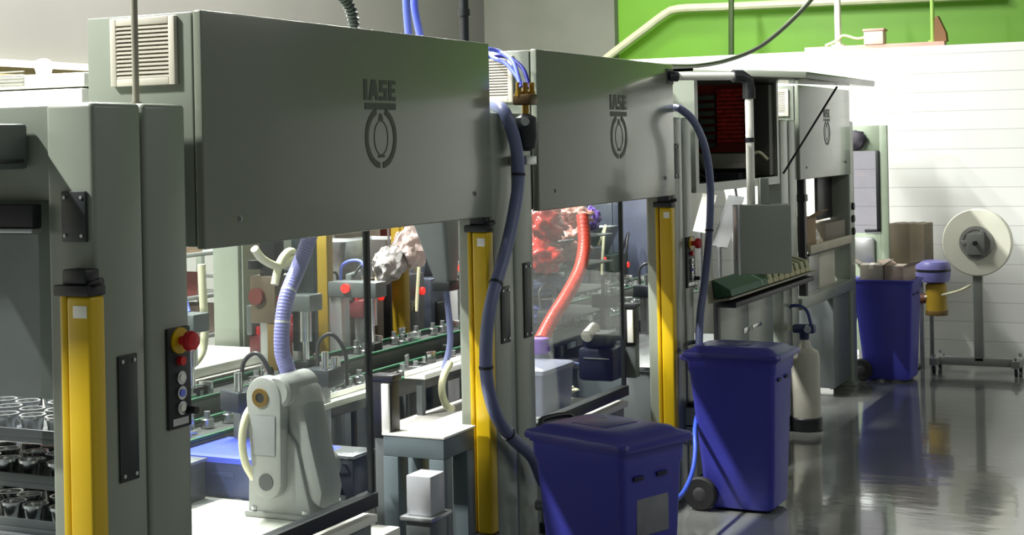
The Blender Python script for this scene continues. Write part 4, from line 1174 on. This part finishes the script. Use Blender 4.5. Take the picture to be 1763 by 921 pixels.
# white cabinet unit far left beyond the first post, with a knob on top
o = Vector((-5.2, 6.4, 2.2))
a = at(145, 140, Y=6.3)
xr = a.x
t = thing('white_cabinet', 'bright white louvred cabinet beyond the left post, round knob on top', 'cabinet', (xr - .6, 6.6, 0))
o = (xr - .6, 6.6, 0)
z1, z0 = at(145, 124, Y=6.3).z, at(145, 148, Y=6.3).z
part(MB(o).box(xr - 1.4, xr, 6.3, 6.70, z0, z1, .008).box(xr - 1.4, xr - .0, 6.28, 6.70, z0 - .1, z0 - .012, .006).box(xr - 1.3, xr - .1, 6.36, 6.66, 0, z0 - .1, .006), 'cabinet_body', WHITE, t)
lb = MB(o)
for i in range(5): lb.box(xr - 1.0, xr - .42, 6.29, 6.302, z0 + .02 + i * .018, z0 + .027 + i * .018)
part(lb, 'louvre', mat('grey_louvre', (150, 150, 140), .5), t)
kc = at(75, 112, Y=6.5)
part(MB(o).lathe([(.02, -.05), (.04, -.04), (.05, 0), (.04, .04), (.015, .05)], (kc.x, 6.5, z1 + .05), 'z', 20).cyl((kc.x, 6.5, z1 - .01), (kc.x, 6.5, z1 + .02), .03), 'knob', WHITE, t)

# machine zero contents
random.seed(3)
q0 = thing('metal_cup', 'shiny metal cup heaped on the deck at the far left edge', 'cup', (0, 0, 0), 0, 'metal cups at the far left')
part(MB().lathe([(.022, 0), (.035, .005), (.042, .06), (.036, .062), (.030, .01), (.005, .008)], (0, 0, 0), 'z', 16), 'cup_body', CHROME, q0)
part(MB().ring((0, 0, .055), (0, 0, 1), .040, .047, .01, 16), 'cup_rim', CHROME, q0)
oc_ = (-4.1, 4.34, 0)
t = thing('tray_cart', 'dark grey cart carrying trays of metal cups at the far left edge', 'cart', oc_)
part(MB(oc_).box(-4.52, -3.70, 4.05, 4.63, .08, 1.00, .01), 'cart_body', PAINT_D, t)
part(MB(oc_).box(-4.54, -3.68, 4.03, 4.65, 1.00, 1.03, .006), 'cart_top', STEEL, t)
for wx in (-4.42, -3.8):
    for wy in (4.14, 4.54): part(MB(oc_).cyl((wx, wy - .02, .045), (wx, wy + .02, .045), .045, seg=18), 'caster', RUBBER, t)
n = 0
for lvl, zz in enumerate((1.05, 1.21, 1.37)):
    o = (-4.1, 4.34, zz)
    t = thing('parts_tray', ['lowest', 'middle', 'topmost'][lvl] + ' dark tray of metal cups on the cart at the far left edge', 'tray', o, 0, 'trays at the far left')
    part(MB(o).box(-4.50, -3.72, 4.07, 4.61, zz - .02, zz, .003).box(-4.50, -3.72, 4.07, 4.08, zz, zz + .03, .002).box(-3.73, -3.72, 4.07, 4.61, zz, zz + .03, .002), 'tray_body', PAINT_D, t)
    for wx in (-4.49, -3.74):
        for wy in (4.08, 4.58): part(MB(o).box(wx, wx + .015, wy, wy + .02, zz - .14 if lvl else zz - .02, zz - .02, .002), 'tray_foot', STEEL, t)
    for i in range(6):
        for j in range(4):
            p_ = (-4.42 + i * .122 + random.uniform(-.015, .015), 4.15 + j * .125 + random.uniform(-.015, .015), zz)
            if n == 0: q0.location = p_
            else: dup(q0, p_, random.uniform(0, 6))
            n += 1
rc0 = at(60, 690, X=-3.75)
t = thing('clamp_block', 'red clamp block on a post behind the left light curtain', 'clamp', (-4.0, 4.8, 0))
oq = at(60, 652, X=-4.66)
part(MB((-4.0, 4.8, 0)).box(oq.x - .08, oq.x + .08, oq.y - .06, oq.y + .06, oq.z - .04, oq.z + .06, .01), 'clamp_jaw', RED, t)
part(MB((-4.0, 4.8, 0)).box(oq.x - .12, oq.x + .10, oq.y - .08, oq.y + .08, oq.z - .07, oq.z - .04, .004).cyl((oq.x, oq.y, 0), (oq.x, oq.y, oq.z - .07), .03), 'clamp_base', BLACK, t)

# darker feeder units standing behind the rear conveyor
fc = [('charcoal', (58, 60, 64)), ('maroon', (112, 44, 46)), ('slate', (84, 90, 104)), ('drab', (96, 88, 78)), ('dark green', (40, 66, 56))]
fu = []
random.seed(21)
wherel = ['behind the yellow post right of the violet hose', 'right behind the nearest guard post', 'behind the hanging grey film bundle', 'behind the dark tapering duct', '', '', 'behind the red film bundles', 'behind the lower end of the red hose', 'just right of the red hose', 'at the far end, by the slate cabinet']
for i in range(10):
    y = 8.75 + i * .62; x = -5.95; cn_, cc = fc[(i * 2 + 1) % 5]
    h = 1.25 + random.uniform(-.1, .3)
    if i in (4, 5): continue      # wholly hidden by the posts
    o = (x, y, 0)
    t = thing('feeder_unit', cn_ + ' parts feeder ' + wherel[i], 'feeder', o, 0, 'parts feeders behind the rear conveyor')
    m_ = mat(cn_.replace(' ', '_') + '_feeder', cc, .45, var=.2, scale=14)
    part(MB(o).box(x - .25, x + .25, y - .26, y + .26, 0, h, .012), 'feeder_body', m_, t)
    part(MB(o).box(x + .05, x + .28, y - .2, y + .12, h * .62, h * .86, .01), 'feeder_window', PLATE, t)
    part(MB(o).loft([rrect(x, y, .10, .10, .03, h), rrect(x, y, .2, .2, .04, h + .28), rrect(x, y, .19, .19, .04, h + .28), rrect(x, y, .09, .09, .02, h + .04)]), 'hopper', STEEL if i % 2 else ALU, t)
    part(MB(o).tube([(x + .2, y + .2, h), (x + .27, y + .22, h + .2), (x + .3, y + .1, h + .1), (x + .29, y + .05, h * .8)], .014, 8), 'feed_line', CREAM if i % 3 else BLACK, t)
    part(MB(o).cyl((x + .25, y + .2, h * .9), (x + .275, y + .2, h * .9), .03, seg=14), 'signal_lamp', mat('red_indicator', (235, 50, 40), .4, emit=.8), t)
# tall electrical cabinets at the back of the second and third machines
for i, (y0_, y1_, h, m_, lab) in enumerate(((14.9, 15.5, 2.05, mat('slate_cabinet', (74, 80, 96), .4), 'tall slate cabinet against the block wall behind the second machine'),
        (15.55, 16.3, 2.2, mat('ash_cabinet', (118, 118, 110), .45), 'tall ash grey cabinet right against the block wall behind the second machine'))):
    o = (-5.75, (y0_ + y1_) / 2, 0)
    t = thing('electrical_cabinet', lab, 'cabinet', o)
    part(MB(o).box(-6.6, -5.35, y0_, y1_, .08, h, .01).box(-6.55, -5.4, y0_ + .03, y1_ - .03, 0, .08), 'cabinet_body', m_, t)
    for k_ in range(2): part(MB(o).box(-6.56 + k_ * .6, -5.99 + k_ * .6, y0_ - .015, y0_, .14, h - .06, .004), 'cabinet_door', m_, t)
    part(MB(o).box(-5.93, -5.91, y0_ - .04, y0_ - .015, 1.0, 1.14, .004), 'cabinet_handle', CHROME, t)
# aluminium panels and pale film leaning in the third machine
for i, (px0, py0, px1, py1, w_, X, m_, lab) in enumerate(((1268, 338, 1238, 425, .14, -3.95, ALU, 'bright tilted aluminium plate left of the grey pendant'), (1222, 335, 1205, 400, .12, -4.1, WHITE, 'white tilted plate behind the second blue hose'))):
    a, b_ = at(px0, py0, X=X), at(px1, py1, X=X)
    dv_ = (a - b_).normalized(); sd_ = Vector((.95, .3, 0)); nn = dv_.cross(sd_).normalized(); sd_ = nn.cross(dv_)
    t = thing('leaning_plate', lab, 'plate', b_)
    mb_ = MB(b_); vs = []
    for k_ in (-.006, .006):
        for (p_, q_) in ((b_, -1), (b_, 1), (a, 1), (a, -1)): vs.append(p_ + sd_ * (q_ * w_ / 2) + nn * k_)
    mb_.add(vs, [(3, 2, 1, 0), (4, 5, 6, 7), (0, 1, 5, 4), (1, 2, 6, 5), (2, 3, 7, 6), (3, 0, 4, 7)])
    part(mb_, 'plate_sheet', m_, t)
    part(MB(b_).tube([a, a + Vector((-.05, .05, .25))], .012, 8, smooth=False).tube([b_, Vector((b_.x, b_.y, .82))], .02, 10, smooth=False), 'plate_support', STEEL, t)

# pale film bundles hung behind the nearest machine, and bright trays beside the front conveyor
for i, (px, py, X, r_, m_, lab) in enumerate(((708, 425, -5.55, (.12, .2, .16), mat('pale_pink_film', (214, 196, 190), .3, var=.15, bump=.6, bscale=20), 'pale pinkish film bundle hanging left of the dark tapering duct'),
        (670, 455, -5.6, (.10, .16, .13), mat('grey_film', (170, 168, 166), .3, var=.2, bump=.6, bscale=20), 'grey film bundle hanging beside the back yellow post'))):
    c = at(px, py, X=X)
    t = thing('film_bundle', lab, 'bundle', c, 0, 'film bundles in the nearest machine')
    part(MB(c).blob(c, r_, i + 20, .28, 2.2, 4), 'film_wrap', m_, t)
    part(MB(c).cyl((c.x, c.y, c.z + r_[2] * .8), (c.x, c.y, 2.4), .008, seg=8), 'hanger_rod', STEEL, t)
for i, (y, lab) in enumerate(((6.95, 'long white tray over the front conveyor behind the bench'), (8.1, 'long white tray over the front conveyor behind the nearest light curtain'))):
    o = (-4.36, y, 1.02)
    t = thing('feed_tray', lab, 'tray', o)
    part(MB(o).box(-4.42, -4.28, y - .42, y + .42, 1.02, 1.03, .003).box(-4.42, -4.41, y - .42, y + .42, 1.03, 1.06, .003).box(-4.29, -4.28, y - .42, y + .42, 1.03, 1.05, .003), 'tray_body', WHITE, t)
    for yy in (y - .35, y + .35): part(MB(o).box(-4.37, -4.33, yy - .02, yy + .02, 0, 1.02, .003), 'tray_leg', PAINT_D, t)

# clamping fixtures on posts between the deck and the front conveyor
fx_ = thing('clamp_fixture', '', 'fixture', (0, 0, 0), 0, 'clamp fixtures before the front conveyor')
part(MB().box(-.03, .03, -.03, .03, -1.0, .16, .004), 'fixture_post', STEEL, fx_)
part(MB().box(-.07, .09, -.08, .08, .12, .22, .012), 'clamp_body', mat('graphite_clamp', (52, 56, 62), .4, .4), fx_)
part(MB().cyl((.05, -.05, .22), (.05, -.05, .31), .02, seg=14), 'clamp_pin', CHROME, fx_)
part(MB().cyl((.05, .05, .22), (.05, .05, .27), .026, seg=14), 'clamp_pin', CHROME, fx_)
part(MB().tube([(-.05, .03, .22), (-.06, .06, .34), (.0, .1, .38), (.06, .13, .28), (.05, .16, .10)], .011, 8), 'air_line', BLACK, fx_)
fl = [(6.0, 'graphite clamp fixture with a black air line, just left of the robot elbow'), (6.75, 'graphite clamp fixture with a black air line, just right of the robot elbow'), (9.6, 'graphite clamp fixture behind the pane at the low end of the red hose'),
      (10.7, 'graphite clamp fixture behind the second pane, just left of its guard post'), (11.5, 'graphite clamp fixture just left of the middle yellow light curtain')]
for i, (y, lab) in enumerate(fl):
    c_ = fx_ if i == 0 else copy_tree(fx_)
    c_.location = (-4.36 - .02 * (i % 2), y, 1.0); c_['label'] = lab; c_.rotation_euler = (0, 0, R(20 * (i % 3) - 20))

# dark valve manifolds with red caps between the rear conveyor and the feeders
vl = ['maroon valve manifold just left of the violet hose, under the brown glue head', 'maroon valve manifold mostly hidden behind the violet hose', 'maroon valve manifold behind the grey slide block right of the violet hose', 'maroon valve manifold just left of the nearest guard post, under a red light']
vm = None
for i, (y, dz) in enumerate(((7.72, -.03), (8.05, .0), (8.42, .04), (8.8, .07))):
    p_ = (-5.40, y, 1.16 + dz)
    if vm is None:
        vm = thing('valve_manifold', vl[0], 'manifold', p_, 0, 'valve manifolds on the rear conveyor')
        part(MB().box(-.05, .06, -.13, .13, 0, .12, .008), 'manifold_body', mat('maroon_block', (104, 34, 40), .45, var=.2, scale=18), vm)
        part(MB().box(-.06, -.02, -.14, .14, .12, .30, .006), 'back_bracket', PAINT_D, vm)
        part(MB().box(-.03, .03, -.03, .03, -1.16, 0, .004), 'post', STEEL, vm)
        for k_ in range(4):
            vy = -.096 + k_ * .064
            part(MB().cyl((.0, vy, .12), (.0, vy, .17), .02, seg=12), 'valve_cap', RED, vm)
            part(MB().cyl((.06, vy, .06), (.08, vy, .06), .014, seg=10), 'port', CHROME, vm)
        part(MB().tube([(-.02, -.1, .28), (.04, -.06, .36), (.05, .02, .34), (.02, .1, .2)], .009, 8), 'air_line', BLACK, vm)
    else:
        c_ = dup(vm, p_, R(6 * i), vl[i])
        for g_ in c_.children:
            if g_.name.startswith('post'): g_.scale.z = (1.16 + dz) / 1.16
vm.children[2].scale.z = 1.13 / 1.16
